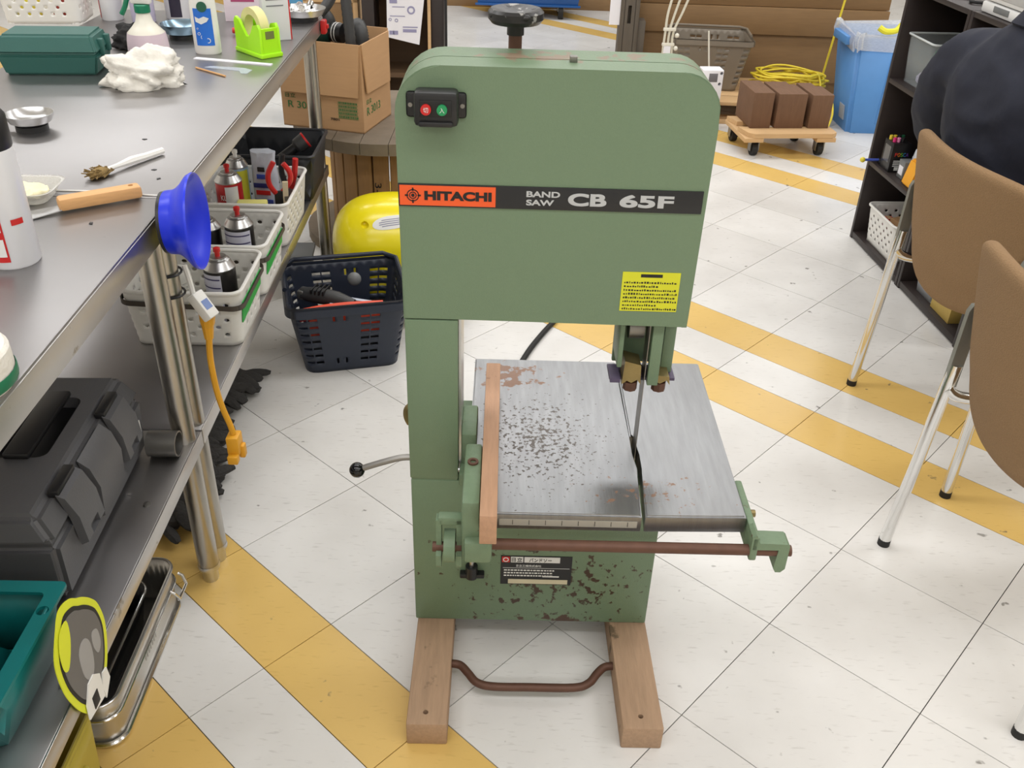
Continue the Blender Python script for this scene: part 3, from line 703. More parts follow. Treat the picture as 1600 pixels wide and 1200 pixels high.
for A, z0, z1 in ((-1.75, .02, .045), (-1.75, .055, .08)):
    q = MB(); R_ = .0352
    for i in range(4):
        a_, b_ = A + .12 * i, A + .12 * (i + 1)
        q.bm.faces.new([q.bm.verts.new(p) for p in ((R_ * math.cos(a_), R_ * math.sin(a_), z0), (R_ * math.cos(b_), R_ * math.sin(b_), z0), (R_ * math.cos(b_), R_ * math.sin(b_), z1), (R_ * math.cos(a_), R_ * math.sin(a_), z1))])
    q.build('white_square', mt_white_print, big)
q = MB(); R_ = .0348
for i in range(4):
    a_, b_ = -.85 + .12 * i, -.85 + .12 * (i + 1)
    q.bm.faces.new([q.bm.verts.new(p) for p in ((R_ * math.cos(a_), R_ * math.sin(a_), .062), (R_ * math.cos(b_), R_ * math.sin(b_), .062), (R_ * math.cos(b_), R_ * math.sin(b_), .07), (R_ * math.cos(a_), R_ * math.sin(a_), .07))])
q.build('red_stripe', mt_red, big)
# tins and boxes at the back of the far bench
aerosol('white tin with a black label standing behind the blue dish', (-.985, 2.79, BZ), .15, .036, mt_canwhite, (M('dark_tin_label', rgb(40, 34, 52), .5), -1.9, -1.0), cap=mt_canwhite)
aerosol('lilac striped spray can behind the pink spray bottle', (-1.06, 2.72, BZ), .17, .032, M('lilac_can', rgb(196, 190, 214), .3, var=.05), None, cap=mt_whitepl)
aerosol('white and red tin standing behind the teal case', (-1.155, 2.74, BZ), .13, .03, mt_canwhite, (mt_red, -3.3, -2.4), cap=mt_red)
c = thing('small_carton', 'pale pink printed carton standing behind the white squeeze bottle', 'carton', (-.80, 2.80, BZ), .15)
MB().box(-.05, .05, -.03, .03, 0, .11, .001).build('carton_body', M('pale_pink_card', rgb(222, 208, 216), .6, var=.04), c)
MB().box(-.03, .034, -.0306, -.03, .052, .062).build('printed_line', M('magenta_print', rgb(170, 70, 110), .6), c)
c = thing('paint_tin', 'white flat tin with red edges behind the lime dispenser', 'tin', (-.652, 2.56, BZ), .5)
MB().box(-.035, .035, -.016, .016, 0, .15, .002).build('tin_body', mt_canwhite, c)
MB().box(.033, .0365, -.0165, .0165, .001, .15, .0005).build('red_edge', mt_red, c)
for z in (.085, .10, .115): MB().box(-.025, .02, -.0166, -.016, z, z + .003).build('printed_line', M('grey_print', rgb(120, 120, 126), .6), c)
c = thing('screwdriver', 'short red handled screwdriver lying behind the white squeeze bottle', 'screwdriver', (-.76, 2.60, BZ + .011), .2)
MB().tube([(-.02, 0, 0), (0, 0, 0), (.03, 0, 0), (.034, 0, 0)], .01, 10, rs=[.007, .01, .0105, .006]).build('handle', mt_red, c)
MB().cyl((.034, 0, 0), (.075, 0, 0), .003).build('shank', mt_steel_dull, c)
# paper strip, clear offcut and wooden stick lying on the bench
ps = MB().box(-.1, .04, -.008, .008, 0, .002).box(.035, .1, -.007, .006, .0, .0026)
tag(ps.build('paper_strip', mt_paper, None, (-.70, 2.305, BZ), -.2), 'narrow white paper strip lying in front of the lime dispenser', 'paper')
tag(MB().cyl((-.055, 0, .0025), (.055, 0, .0025), .0022, 8).build('wooden_stick', mt_wood, None, (-.722, 2.195, BZ), -.65), 'thin wooden stick lying beside a clear plastic offcut', 'stick')
q = MB().prism([(-.06, -.006), (.03, -.01), (.045, -.03), (.058, -.026), (.055, .006), (.03, .018), (-.05, .01)], .001, 'z', .0002)
tag(q.build('plastic_offcut', thin_clear('pale_blue_clear', rgb(214, 222, 232), .5), None, (-.69, 2.235, BZ), -.2), 'thin clear plastic offcut lying flat beside the stick', 'plastic scrap')
for k, (x, y) in enumerate(((-.628, 1.54), (-.606, 1.497), (-.64, 1.30), (-.70, 1.70))):
    o = MB().prism([(-.004, -.002), (.003, -.003), (.005, .001), (-.001, .003)], .0012, 'z', 0).build('paint_chip', mt_black, None, (x, y, BZ), k)
    tag(o, 'tiny dark paint chip lying on the stainless bench', 'paint chip', 'dark chips on the bench')
tag(MB().tube(spline([(-.77, 1.425, BZ + .0015), (-.68, 1.428, BZ + .0015), (-.60, 1.420, BZ + .0015), (-.575, 1.4185, BZ + .0015)]), .0015, 6).build('white_string', mt_whitepl), 'thin white string lying along the joint between the benches', 'string')
# blue rubber cup gripping the bench edge
c = thing('suction_cup', 'royal blue rubber cup stuck to the bench edge, mouth outwards', 'rubber cup', (-.5495, 1.349, .785), 0)
R_ = Matrix.Rotation(math.radians(90 - 2), 4, 'Y')
R2 = Matrix.Rotation(.10, 4, 'Z') @ R_
MB().lathe([(.0, .004), (.046, .004), (.049, .008), (.050, .02), (.053, .026), (.060, .034), (.072, .044), (.075, .050), (.0745, .053), (.071, .052), (.060, .042), (.045, .030), (.02, .024), (0, .022)], 44, R2).build('cup', mt_blue, c)
MB().lathe([(.045, .0005), (.0475, .001), (.0475, .006), (.045, .0065)], 40, R2).build('back_ring', mt_black, c)
# cream cloth roll with a green band at the bench edge
c = thing('cloth_roll', 'cream cloth roll with a green printed band on the bench edge', 'roll', (-.605, .845, BZ), 0)
MB().lathe([(.016, 0), (.06, .0), (.063, .006), (.062, .04), (.058, .044), (.018, .044)], 32, Matrix.Translation((0, 0, .0))).build('cloth', mt_rag, c)
MB().lathe([(.0635, .004), (.0645, .006), (.0645, .016), (.0635, .018)], 36, cap=False).build('green_band', M('dark_green_band', rgb(20, 104, 70), .45), c)
# red clip on the bench corner
c = thing('spring_clip', 'small red plastic clip on the far bench corner', 'clip', (-.592, 2.85, .772), BR)
MB().box(-.002, .014, -.016, .016, -.014, .024, .004).build('clip_body', mt_red, c)
MB().box(.012, .02, -.008, .008, .0, .012, .003).build('clip_tab', mt_red, c)

# ------------------------------------------------------------------ baskets
def basket_shell(w, d, h, w2, d2, r, nu, nv, hole, corner=5):
    """side walls of a basket (bottom w x d, rim w2 x d2), with real openings; hole(i, j) -> None, or (fx, fy, round)"""
    q = MB(); bm = q.bm
    N = 400
    def ring(W, D):
        p = rrect(W, D, r, 6); p.append(p[0]); L = [0]
        for a, b in zip(p, p[1:]): L.append(L[-1] + math.dist(a, b))
        def at(t):
            s = (t % 1) * L[-1]
            for k in range(len(L) - 1):
                if L[k + 1] >= s:
                    f = (s - L[k]) / max(1e-9, L[k + 1] - L[k]); return (p[k][0] + (p[k + 1][0] - p[k][0]) * f, p[k][1] + (p[k + 1][1] - p[k][1]) * f)
            return p[0]
        return at
    lo, hi = ring(w, d), ring(w2, d2)
    def P(u, v):
        a, b = lo(u / nu), hi(u / nu); t = v / nv
        return (a[0] + (b[0] - a[0]) * t, a[1] + (b[1] - a[1]) * t, h * t)
    cache = {}
    def V(u, v):
        k = (round((u % nu) * 1000), round(v * 1000))
        if k not in cache: cache[k] = bm.verts.new(P(u % nu, v))
        return cache[k]
    for i in range(nu):
        for j in range(nv):
            ho = hole(i, j)
            outer = [V(i, j), V(i + .5, j), V(i + 1, j), V(i + 1, j + .5), V(i + 1, j + 1), V(i + .5, j + 1), V(i, j + 1), V(i, j + .5)]
            if ho is None: bm.faces.new(outer); continue
            fx, fy, rd = ho
            inner = []
            for k, (a, b) in enumerate(((-1, -1), (0, -1), (1, -1), (1, 0), (1, 1), (0, 1), (-1, 1), (-1, 0))):
                c_ = .7071 if (rd and a and b) else 1
                inner.append(V(i + .5 + a * c_ * fx / 2, j + .5 + b * c_ * fy / 2))
            for k in range(8): bm.faces.new((outer[k], outer[(k + 1) % 8], inner[(k + 1) % 8], inner[k]))
    return q
def rim_tube(w, d, r, z, rad):
    return MB().tube([(x, y, z) for x, y in rrect(w, d, r, 6)], rad, 8, closed=True)
def base_plate(w, d, r, t=.003):
    return MB().prism(rrect(w, d, r, 6), t, 'z', 0)
def stacking_basket(label, loc, w, d, h, rot=BR, group='white perforated baskets', strap=True, tape=False, nu=44, nv=7):
    c = thing('storage_basket', label, 'basket', loc, rot, group)
    o = basket_shell(w * .9, d * .9, h, w, d, .022, nu, nv, lambda i, j: (.62, .5, True) if 0 < j < nv - 1 and (i + j) % 2 == 0 and (i // 2) % 6 != 5 else None).build('basket_wall', mt_whitepl, c, sharp=.9)
    solid(o, .0022)
    base_plate(w * .9, d * .9, .022).build('basket_floor', mt_whitepl, c)
    rim_tube(w + .004, d + .004, .024, h, .0045).build('rim', mt_whitepl, c)
    if strap:      # folded-down carrying band hanging just under the rim
        pts = [p for p in rrect(w + .012, d + .012, .026, 6)]
        q = MB()
        f = lambda p: h - .018 - .010 * (p[0] / w + .5)
        for p, p2 in zip(pts, pts[1:] + pts[:1]):
            k = .985
            q.hexa([(p[0] * k, p[1] * k, f(p) - .011), (p2[0] * k, p2[1] * k, f(p2) - .011), (p2[0], p2[1], f(p2) - .011), (p[0], p[1], f(p) - .011)],
                   [(p[0] * k, p[1] * k, f(p)), (p2[0] * k, p2[1] * k, f(p2)), (p2[0], p2[1], f(p2)), (p[0], p[1], f(p))])
        bmesh.ops.remove_doubles(q.bm, verts=q.bm.verts[:], dist=1e-5); q.build('carrying_band', mt_strap, c)
    if tape:
        x = w * .5
        MB().hexa([(x * .945 + .001, -d * .4, .05), (x * .945 + .003, -d * .4, .05), (x * .955 + .003, d * .38, .06), (x * .955 + .001, d * .38, .06)],
                  [(x * .985 + .001, -d * .4, h - .03), (x * .985 + .003, -d * .4, h - .03), (x * .985 + .003, d * .38, h - .03), (x * .985 + .001, d * .38, h - .03)]).build('green_tape', mt_greentape, c)
    return c
SZ = .346
stacking_basket('white perforated basket with green tape holding the black aerosol and clear tube', (-.698, 1.823, SZ), .245, .215, .128, tape=True)
stacking_basket('white perforated basket with brown band holding the lilac-labelled aerosol', (-.703, 2.06, SZ), .245, .215, .128, tape=True)
stacking_basket('white perforated basket heaped with pliers, sponge and red aerosol', (-.712, 2.375, SZ), .235, .285, .118, strap=False, nu=48)
stacking_basket('white perforated basket on the bench behind the teal case', (-1.32, 2.72, BZ), .22, .16, .12, rot=.15, strap=False)
# aerosols in the baskets
aerosol('black aerosol with lilac label and yellow number in the nearest basket', (-.632, 1.80, SZ + .0035), .19, .033, mt_canblack, (mt_labelgrey, -3.2, -1.35), rot=.1, stripes=(.46, .58, .68),
        words=(('5-56', .10, -.55, .03, .020, M('yellow_print', rgb(222, 214, 40), .5)), ('KURE', .40, -.6, .024, .011, mt_red)))
aerosol('aerosol with broad lilac label and red nozzle in the middle basket', (-.652, 2.03, SZ + .0035), .19, .033, mt_canblack, (mt_labelgrey, -2.7, -.5), stripes=(.46, .58, .68))
aerosol('black and white aerosol half hidden behind the blue cup', (-.728, 2.035, SZ + .0035), .175, .03, mt_canblack, (mt_canwhite, -3.0, -1.6))
aerosol('red aerosol with white panel standing in the pliers basket', (-.755, 2.315, SZ + .0035), .19, .034, mt_canred, (mt_canwhite, -1.6, -.6), words=(('KURE', .55, -1.5, .032, .014, mt_white_print),))
aerosol('pale blue aerosol with yellow stripe behind the red one', (-.765, 2.43, SZ + .0035), .19, .03, M('pale_blue_can', rgb(150, 182, 204), .3, .2), (M('yellow_green_label', rgb(206, 206, 60), .5), -1.3, -.2), nozzle=mt_whitepl)
c = thing('tube_canister', 'clear ribbed plastic canister beside the black aerosol', 'canister', (-.735, 1.815, SZ + .0035), 0)
MB().lathe([(.03, 0), (.032, .004), (.032, .12), (.026, .13), (.02, .132)], 28).build('canister_body', M('frosted_canister', rgb(222, 220, 210), .3, var=.05, scale=8), c)
MB().lathe([(.0325, .03), (.0328, .032), (.0328, .055), (.0325, .057)], 28, cap=False).build('yellow_label', M('pale_yellow_label', rgb(226, 214, 120), .5), c)
for k in range(6): MB().lathe([(.0325, .066 + k * .008), (.0335, .0675 + k * .008), (.0325, .069 + k * .008)], 28, cap=False).build('rib', mt_milky, c)
# wares in the pliers basket
c = thing('wrapped_package', 'clear bag of small goods with blue and red print', 'package', (-.69, 2.43, SZ + .004), -.1)
q = MB()
prof = [(.03, .0), (.036, .03), (.036, .12), (.034, .17), (.036, .19)]
for k in range(1):
    q.lathe([(r, z) for r, z in prof], 14, sx=1, sy=.6)
for p in q.bm.verts: p.co.y += .004 * math.sin(p.co.x * 160 + p.co.z * 70)
q.build('film', M('silvery_film', rgb(196, 202, 214), .25, var=.2, scale=40, bump=.6, bscale=40), c)
for z, wd, m_ in ((.05, .05, M('blue_print', rgb(52, 78, 170), .4)), (.075, .04, mt_red), (.095, .05, M('navy_print', rgb(40, 50, 110), .4)), (.12, .028, M('blue_print', rgb(52, 78, 170), .4)), (.14, .02, mt_black_print)):
    MB().box(-wd / 2, wd / 2, -.0255, -.0235, z, z + .013, .001).build('printed_block', m_, c)
c = thing('scouring_sponge', 'yellow sponge with a grey scouring face on the basket heap', 'sponge', (-.69, 2.285, SZ + .080), .1)
MB().box(-.038, .038, -.018, .012, -.005, .03, .004).build('foam', M('yellow_foam', rgb(226, 220, 130), .9, var=.06, bump=.4), c)
MB().box(-.038, .038, -.025, -.018, -.005, .028, .002).build('scouring_face', M('grey_scourer', rgb(140, 138, 130), .95, var=.15, bump=.6), c)
c = thing('pliers', 'red handled pliers standing jaws down in the basket', 'pliers', (-.632, 2.345, SZ + .01), .3)
MB().tube(spline([(-.01, 0, .10), (-.024, 0, .125), (-.024, 0, .155), (-.008, 0, .185)]), .007, 8).build('grip', mt_red, c)
MB().tube(spline([(.008, .005, .10), (.03, .005, .13), (.03, .005, .155), (.016, .005, .178)]), .007, 8).build('grip', mt_red, c)
MB().box(-.014, .014, -.004, .008, 0, .105, .003).build('jaws', mt_black, c)
c = thing('utility_knife', 'beige handled folding knife leaning against the basket corner', 'knife', (-.613, 2.31, SZ + .004), .2)
MB().hexa([(-.006, -.004, 0), (.006, -.004, 0), (.006, .004, 0), (-.006, .004, 0)], [(.0, -.005, .15), (.014, -.005, .15), (.014, .005, .15), (0, .005, .15)]).build('handle', M('beige_handle', rgb(206, 190, 160), .5), c)
MB().box(.002, .012, -.0055, .0055, .10, .112).build('rivet_plate', mt_steel_dull, c)
c = thing('wire_cutters', 'black and red wire cutters deep in the pliers basket', 'wire cutters', (-.634, 2.455, SZ + .006), -.4)
MB().tube(spline([(-.008, 0, .08), (-.02, 0, .12), (-.012, 0, .17)]), .008, 8).build('grip', mt_black, c)
MB().tube(spline([(.008, 0, .08), (.022, 0, .12), (.03, 0, .165)]), .008, 8).build('grip', mt_red, c)
MB().box(-.012, .012, -.005, .005, 0, .085, .003).build('jaws', mt_steel_dull, c)
# black bin at the shelf end
c = thing('storage_bin', 'black rectangular plastic bin at the far end of the shelf', 'bin', (-.728, 2.685, SZ), BR)
q = basket_shell(.24, .22, .135, .27, .25, .012, 24, 2, lambda i, j: None).build('bin_wall', M('black_bin_plastic', rgb(38, 40, 44), .45, var=.06), c); solid(q, .003)
base_plate(.24, .22, .012).build('bin_floor', MATS['black_bin_plastic'], c)
MB().tube([(x, y, .135) for x, y in rrect(.278, .258, .016, 4)], .005, 6, closed=True).build('rim', MATS['black_bin_plastic'], c)
c = thing('hand_torch', 'black hand torch with a red ring leaning out of the bin', 'torch', (-.675, 2.65, SZ + .02), .4)
MB().tube([(-.06, 0, .06), (-.02, 0, .085), (.02, 0, .11)], .014, 14).build('barrel', mt_black, c)
MB().tube([(.02, 0, .11), (.026, 0, .114), (.05, 0, .129)], .02, 16, rs=[.015, .022, .024]).build('head', mt_hose, c)
MB().tube([(.05, 0, .129), (.054, 0, .1315)], .0245, 18).build('red_ring', mt_red, c)

# ------------------------------------------------------------------ shelf: toolbox, pipe, teal tray, card
c = thing('toolbox', 'large charcoal plastic toolbox with two front latches', 'toolbox', (-.63, .966, SZ), .06)
q = MB().hexa([(-.24, .008, 0), (-.004, .008, 0), (-.004, .39, 0), (-.24, .39, 0)], [(-.25, 0, .108), (.002, 0, .108), (.002, .398, .108), (-.25, .398, .108)])
bmesh.ops.bevel(q.bm, geom=q.bm.edges[:], offset=.010, segments=3, affect='EDGES'); q.build('body', mt_toolbox, c)
q = MB().hexa([(-.252, -.002, .109), (.004, -.002, .109), (.004, .40, .109), (-.252, .40, .109)], [(-.235, .012, .155), (-.022, .012, .155), (-.022, .386, .155), (-.235, .386, .155)])
bmesh.ops.bevel(q.bm, geom=q.bm.edges[:], offset=.010, segments=3, affect='EDGES'); lid = q.build('lid', mt_toolbox, c)
cut(lid, MB().prism([(x - .105, y + .232) for x, y in rrect(.095, .165, .016, 4)], .04, 'z', .133))
MB().prism([(x - .105, y + .232) for x, y in rrect(.0945, .1645, .016, 4)], .002, 'z', .133).build('handle_recess', mt_black, lid)
MB().box(-.118, -.078, .143, .321, .1552, .166, .004).build('handle', mt_black, lid)
for y in (.062, .262):
    lt = MB().prism([(-.012, .152), (.0, .146), (.014, .112), (.018, .066), (.006, .06), (.0, .11)], .07, 'y', y).build('latch', mt_toolbox, c)
    MB().box(-.024, -.008, y + .002, y + .068, .146, .158, .002).build('latch_hook', mt_black, lt)
    cut(lt, MB().box(.0105, .03, y + .02, y + .05, .066, .081))          # finger slot
MB().prism([(-.012, .15), (.004, .135), (.014, .10), (.010, .045), (.0, .04), (-.002, .1)], .1, 'y', .147).build('front_rib', mt_toolbox, c)
MB().box(.0018, .0034, .36, .366, .05, .075).build('worn_sticker', mt_whitepl, c)
# steel pipe offcut
c = thing('steel_pipe', 'short thick steel pipe offcut lying on the lower shelf', 'pipe', (-.652, 1.352, 0), 0)
c.location = (-.590, 1.381, SZ)
c.rotation_euler = (0, 0, BR)
MB().lathe([(.0235, -.052), (.0235, .0), (.0205, .0), (.0205, -.052), (.0235, -.052)], 28, Matrix.Translation((0, -.046, .024)) @ Matrix.Rotation(PI / 2, 4, 'Y'), cap=False).build('pipe_wall', mt_steel_dull, c)
# teal divided tray
c = thing('divided_tray', 'teal plastic tray with sloping dividers on the lower shelf', 'tray', (-.70, .80, SZ), BR)
q = basket_shell(.17, .15, .105, .21, .185, .008, 16, 1, lambda i, j: None).build('tray_wall', mt_teal, c); solid(q, .004)
base_plate(.17, .15, .008, .004).build('tray_floor', mt_teal, c)
q = MB().prism([(x, y) for x, y in rrect(.23, .205, .006, 2)], .005, 'z', .102)
q2 = rrect(.195, .17, .006, 2)
rimm = MB()
o_, i_ = rrect(.232, .207, .008, 3), rrect(.19, .165, .008, 3)
for k in range(len(o_)):
    k2 = (k + 1) % len(o_)
    rimm.hexa([(*o_[k], .101), (*o_[k2], .101), (*i_[k2], .101), (*i_[k], .101)], [(*o_[k], .106), (*o_[k2], .106), (*i_[k2], .106), (*i_[k], .106)])
q.bm.free(); bmesh.ops.remove_doubles(rimm.bm, verts=rimm.bm.verts[:], dist=1e-6)
bmesh.ops.delete(rimm.bm, geom=[f for f in rimm.bm.faces if all(len(e.link_faces) > 2 for e in f.edges)], context='FACES_ONLY')
cut(rimm.build('tray_rim', mt_teal, c), MB().cyl((.104, .05, .09), (.104, .05, .12), .008, 16))
for x0 in (-.05, .035):
    MB().prism([(-.07, .004), (.07, .004), (.01, .092), (-.01, .092)], .004, 'x', x0).build('divider', mt_teal, c)
# cut-out display card clipped to the shelf edge: plain shapes only
c = thing('display_card', 'yellow-edged grey cut-out card clipped upright on the shelf edge', 'card', (-.556, .845, .322), BR); c.scale = (1, 1.22, 1.25)
def blob(pts, s, cy, cz): return [(cy + (y - cy) * s, cz + (z - cz) * s) for y, z in pts]
outl = [(-.036, .118), (-.02, .132), (.002, .126), (.016, .114), (.028, .104), (.042, .088), (.052, .07), (.056, .04), (.046, .008), (.03, -.014), (.012, -.024), (-.016, -.026), (-.032, -.008), (-.044, .016), (-.054, .05), (-.054, .09)]
def smooth_outline(p, n=4):
    out = []; L_ = len(p)
    for i in range(L_):
        a, b, c_, d = [Vector(p[(i + k - 1) % L_]) for k in range(4)]
        for k in range(n):
            t = k / n; out.append(tuple(.5 * ((2 * b) + (c_ - a) * t + (2 * a - 5 * b + 4 * c_ - d) * t * t + (3 * b - a - 3 * c_ + d) * t ** 3)))
    return out
S_ = smooth_outline(outl)
MB().prism(S_, .0016, 'x', .0).build('card_board', mt_lemon, c)
MB().prism(blob(S_, .86, 0, .05), .0005, 'x', .0017).build('dark_field', mt_black_print, c)
MB().prism(blob(S_, .78, 0, .05), .0005, 'x', .0022).build('grey_field', mt_greycard, c)
MB().prism(smooth_outline([(-.034, .112), (-.016, .114), (-.018, .09), (-.034, .066), (-.044, .07), (-.044, .092)]), .0005, 'x', .0027).build('yellow_patch', mt_lemon, c)
MB().prism(smooth_outline([(-.012, .06), (.004, .066), (.014, .05), (.01, .022), (-.002, .012), (-.014, .028)]), .0005, 'x', .0027).build('light_patch', mt_lightgreycard, c)
MB().prism(smooth_outline([(.022, .056), (.034, .05), (.034, .03), (.024, .024), (.018, .04)]), .0005, 'x', .0027).build('light_patch', mt_lightgreycard, c)
pw = MB().prism([(-.03, -.022), (.01, -.03), (.012, .004), (.0, .016), (-.014, .016), (-.028, -.002)], .002, 'x', .003).build('white_holder', mt_whitepl, c)
MB().prism([(.012, -.036), (.03, -.022), (.028, -.004), (.018, -.002), (.010, -.016)], .002, 'x', .003).build('white_holder', mt_whitepl, c)
MB().box(.0045, .006, -.016, -.002, -.022, -.004, .0005).build('dark_print', mt_black_print, pw)
MB().box(-.03, 0, -.02, .01, .022, .026, .001).build('clip_foot', mt_whitepl, c)

# ------------------------------------------------------------------ extension lead hanging at the bench leg
c = thing('extension_lead', 'yellow extension lead with white plug hanging beside the bench leg', 'extension lead', (-.553, 1.44, .0))
def W(*p): return tuple(Vector(p) - Vector((-.553, 1.44, 0)))
MB().tube(spline([W(-.573, 1.46, .66), W(-.566, 1.455, .63), W(-.562, 1.45, .61)]), .005, 8).build('white_lead', mt_whitepl, c)
d_ = Vector((.033, -.012, -.045)).normalized(); p0 = Vector(W(-.560, 1.448, .612))
qm = Matrix.Translation(p0) @ d_.to_track_quat('Z', 'Y').to_matrix().to_4x4()
pg = MB().box(-.013, .013, -.010, .010, 0, .052, .003, mat=qm).build('white_plug', mt_whitepl, c)
MB().box(-.008, .008, .0098, .0106, .018, .036, mat=qm).build('blue_label', M('blue_small_label', rgb(120, 140, 190), .5), pg)
MB().tube([W(-.541, 1.445, .585), W(-.543, 1.445, .558), W(-.544, 1.445, .548)], .012, 10, rs=[.015, .013, .010]).build('socket_end', mt_yellowcord, c)
MB().tube([W(-.544, 1.445, .548), W(-.545, 1.445, .525)], .009, 10, rs=[.0105, .008]).build('strain_relief', mt_yellowcord, c)
MB().tube(spline([W(-.545, 1.445, .525), W(-.548, 1.443, .48), W(-.545, 1.44, .42), W(-.538, 1.437, .38), W(-.528, 1.434, .345), W(-.524, 1.432, .325)]), .0058, 10).build('cable', mt_yellowcord, c)
pe = MB().box(W(-.536, 0, 0)[0], W(-.512, 0, 0)[0], -.024, .008, .285, .325, .004).build('plug_end', mt_yellowcord, c)
MB().box(W(-.534, 0, 0)[0], W(-.514, 0, 0)[0], -.036, -.018, .272, .29, .003).build('side_outlet', mt_yellowcord, pe)
MB().box(W(-.518, 0, 0)[0], W(-.506, 0, 0)[0], -.012, .004, .272, .30, .003).build('side_outlet', mt_yellowcord, pe)
for z in (.655, .615): MB().tube([(x - .045, y + .002, z) for x, y in [(.0245 * math.cos(a * PI / 8), .0245 * math.sin(a * PI / 8)) for a in range(16)]], .0022, 6, closed=True).build('cable_tie', mt_black, c)

# ------------------------------------------------------------------ floor under the bench: tray box, yellow bin, mop
c = thing('steel_tray_box', 'long shallow stainless tray box with wire handle on the floor under the bench', 'tray', (-.735, 1.15, 0), BR)
q = basket_shell(.20, .34, .10, .205, .345, .03, 96, 2, lambda i, j: None).build('tray_wall', M('satin_stainless', (.6, .58, .54, 1), .45, 1, var=.06), c); solid(q, .0025)
base_plate(.20, .34, .03).build('tray_floor', mt_steel_dull, c)
rim_tube(.208, .348, .032, .10, .003).build('rim', mt_steel, c)
rim_tube(.209, .349, .032, .066, .0028).build('bead', mt_chrome, c)
rim_tube(.206, .346, .032, .006, .005).build('foot_bead', mt_chrome, c)
MB().tube([(.104, .12, .068), (.112, .12, .062), (.118, .125, .045), (.118, .165, .045), (.112, .17, .062), (.104, .17, .068)], .003, 8).build('wire_handle', mt_chrome, c)
lq = MB()
for k, wd in enumerate((.004, .003, .005, .003, .004, .004, .003)): lq.box(.1035, .1045, -.03 + k * .009, -.03 + k * .009 + wd, .048, .057)
lt = lq.build('stamped_letters', M('stamp_print', rgb(170, 168, 160), .4, .5), c); lt['kind'] = 'stuff'
c2 = thing('roasting_rack', 'dark loop-edged pan nested inside the stainless tray box', 'pan', (-.745, 1.15, .004), BR)
q = basket_shell(.12, .25, .07, .14, .28, .03, 24, 1, lambda i, j: None).build('pan_wall', mt_black, c2); solid(q, .002)
base_plate(.12, .25, .03).build('pan_floor', mt_black, c2)
rim_tube(.143, .283, .032, .07, .0022).build('pan_rim', mt_chrome, c2)
MB().tube(spline([(.05, -.13, .075), (.03, -.05, .078), (.02, .05, .078), (.04, .13, .075)]), .002, 6).build('wire', mt_chrome, c2)
c = thing('plastic_crate', 'olive yellow plastic crate on the floor below the display card', 'crate', (-.70, .80, 0), BR)
q = basket_shell(.16, .2, .19, .18, .215, .015, 20, 2, lambda i, j: None).build('crate_wall', mt_olive, c); solid(q, .003)
base_plate(.16, .2, .015).build('crate_floor', mt_olive, c)
rim_tube(.184, .219, .017, .19, .005).build('rim', mt_olive, c)
MB().box(.088, .098, -.04, .05, .12, .135, .004).build('grip_bar', mt_olive, c)
# shaggy mop head: flat woven strips spread under the shelf
q = MB(); rnd = random.Random(11)
for k in range(140):
    y = 1.50 + .62 * rnd.random(); x0 = -.772 + .02 * rnd.random() + .02 * math.sin(y * 9); ln_ = .03 + .07 * rnd.random(); a = rnd.uniform(-.9, .9)
    n0 = len(q.bm.verts); rr_ = rnd.uniform(.010, .018)
    q.tube(spline([(x0 - .05, y, .0), (x0, y + .006, .012), (x0 + ln_ * .5, y + ln_ * a * .4, .014), (x0 + ln_, y + ln_ * a, .0)], 3), rr_, 7, rs=[rr_ * f for f in (.8, 1, 1.1, 1, 1.2, .9, 1.1, 1.2, 1, .6)])
    q.bm.verts.ensure_lookup_table()
    zb_ = rnd.uniform(.012, .03)
    for v_ in q.bm.verts[n0:]: v_.co.z = zb_ + v_.co.z * .6 + .003 * mn.noise(v_.co * 120); v_.co.x += .004 * mn.noise(v_.co * 90)
mp_ = q.build('mop_head', mt_mop); mp_['kind'] = 'stuff'
tag(mp_, 'dark grey shaggy mop lying on the floor under the bench shelf', 'mop')

# ------------------------------------------------------------------ aisle floor: navy basket and its wares
def shop_basket(label, loc, rot, w, d, h, mat, rim_mat, w2=None, d2=None, group=None):
    c = thing('shopping_basket', label, 'basket', loc, rot, group)
    w2, d2 = w2 or w * 1.2, d2 or d * 1.2
    nu, nv = 40, 9
    def hole(i, j):
        k = i % 10
        if 2 <= j <= nv - 2 and k in (1, 2, 7, 8) and True: return (.86, .34, False)
        if j in (1, nv - 2) and k in (4, 5) : return (.22, .8, False)
        if j == 1 and k in (1, 2, 7, 8): return (.86, .34, False)
        return None
    # start the cells so that each side carries one panel of slots
    o = basket_shell(w, d, h, w2, d2, .03, nu, nv, hole).build('basket_wall', mat, c, sharp=.9); solid(o, .0028)
    base_plate(w, d, .03).build('basket_floor', mat, c)
    q = MB(); o_ = rrect(w2 + .022, d2 + .022, .04, 6); i_ = rrect(w2 - .002, d2 - .002, .03, 6); n = len(o_)
    for k in range(n):
        k2 = (k + 1) % n
        q.hexa([(*o_[k], h - .022), (*o_[k2], h - .022), (*i_[k2], h - .004), (*i_[k], h - .004)], [(*o_[k], h), (*o_[k2], h), (*i_[k2], h + .004), (*i_[k], h + .004)])
    bmesh.ops.remove_doubles(q.bm, verts=q.bm.verts[:], dist=1e-6); q.build('rim', rim_mat, c)
    for sy in (1,):   # folded carrying handle lying along the far rim
        pts = [(-w2 / 2 - .004, -d2 * .1, h + .006), (-w2 / 2 - .004, sy * d2 * .40, h + .01), (-w2 / 2 + .03, sy * (d2 / 2 + .004), h + .012), (w2 / 2 - .03, sy * (d2 / 2 + .004), h + .012), (w2 / 2 + .004, sy * d2 * .40, h + .01), (w2 / 2 + .004, -d2 * .1, h + .006)]
        MB().tube(pts, .0065, 8).build('handle', rim_mat, c)
    return c
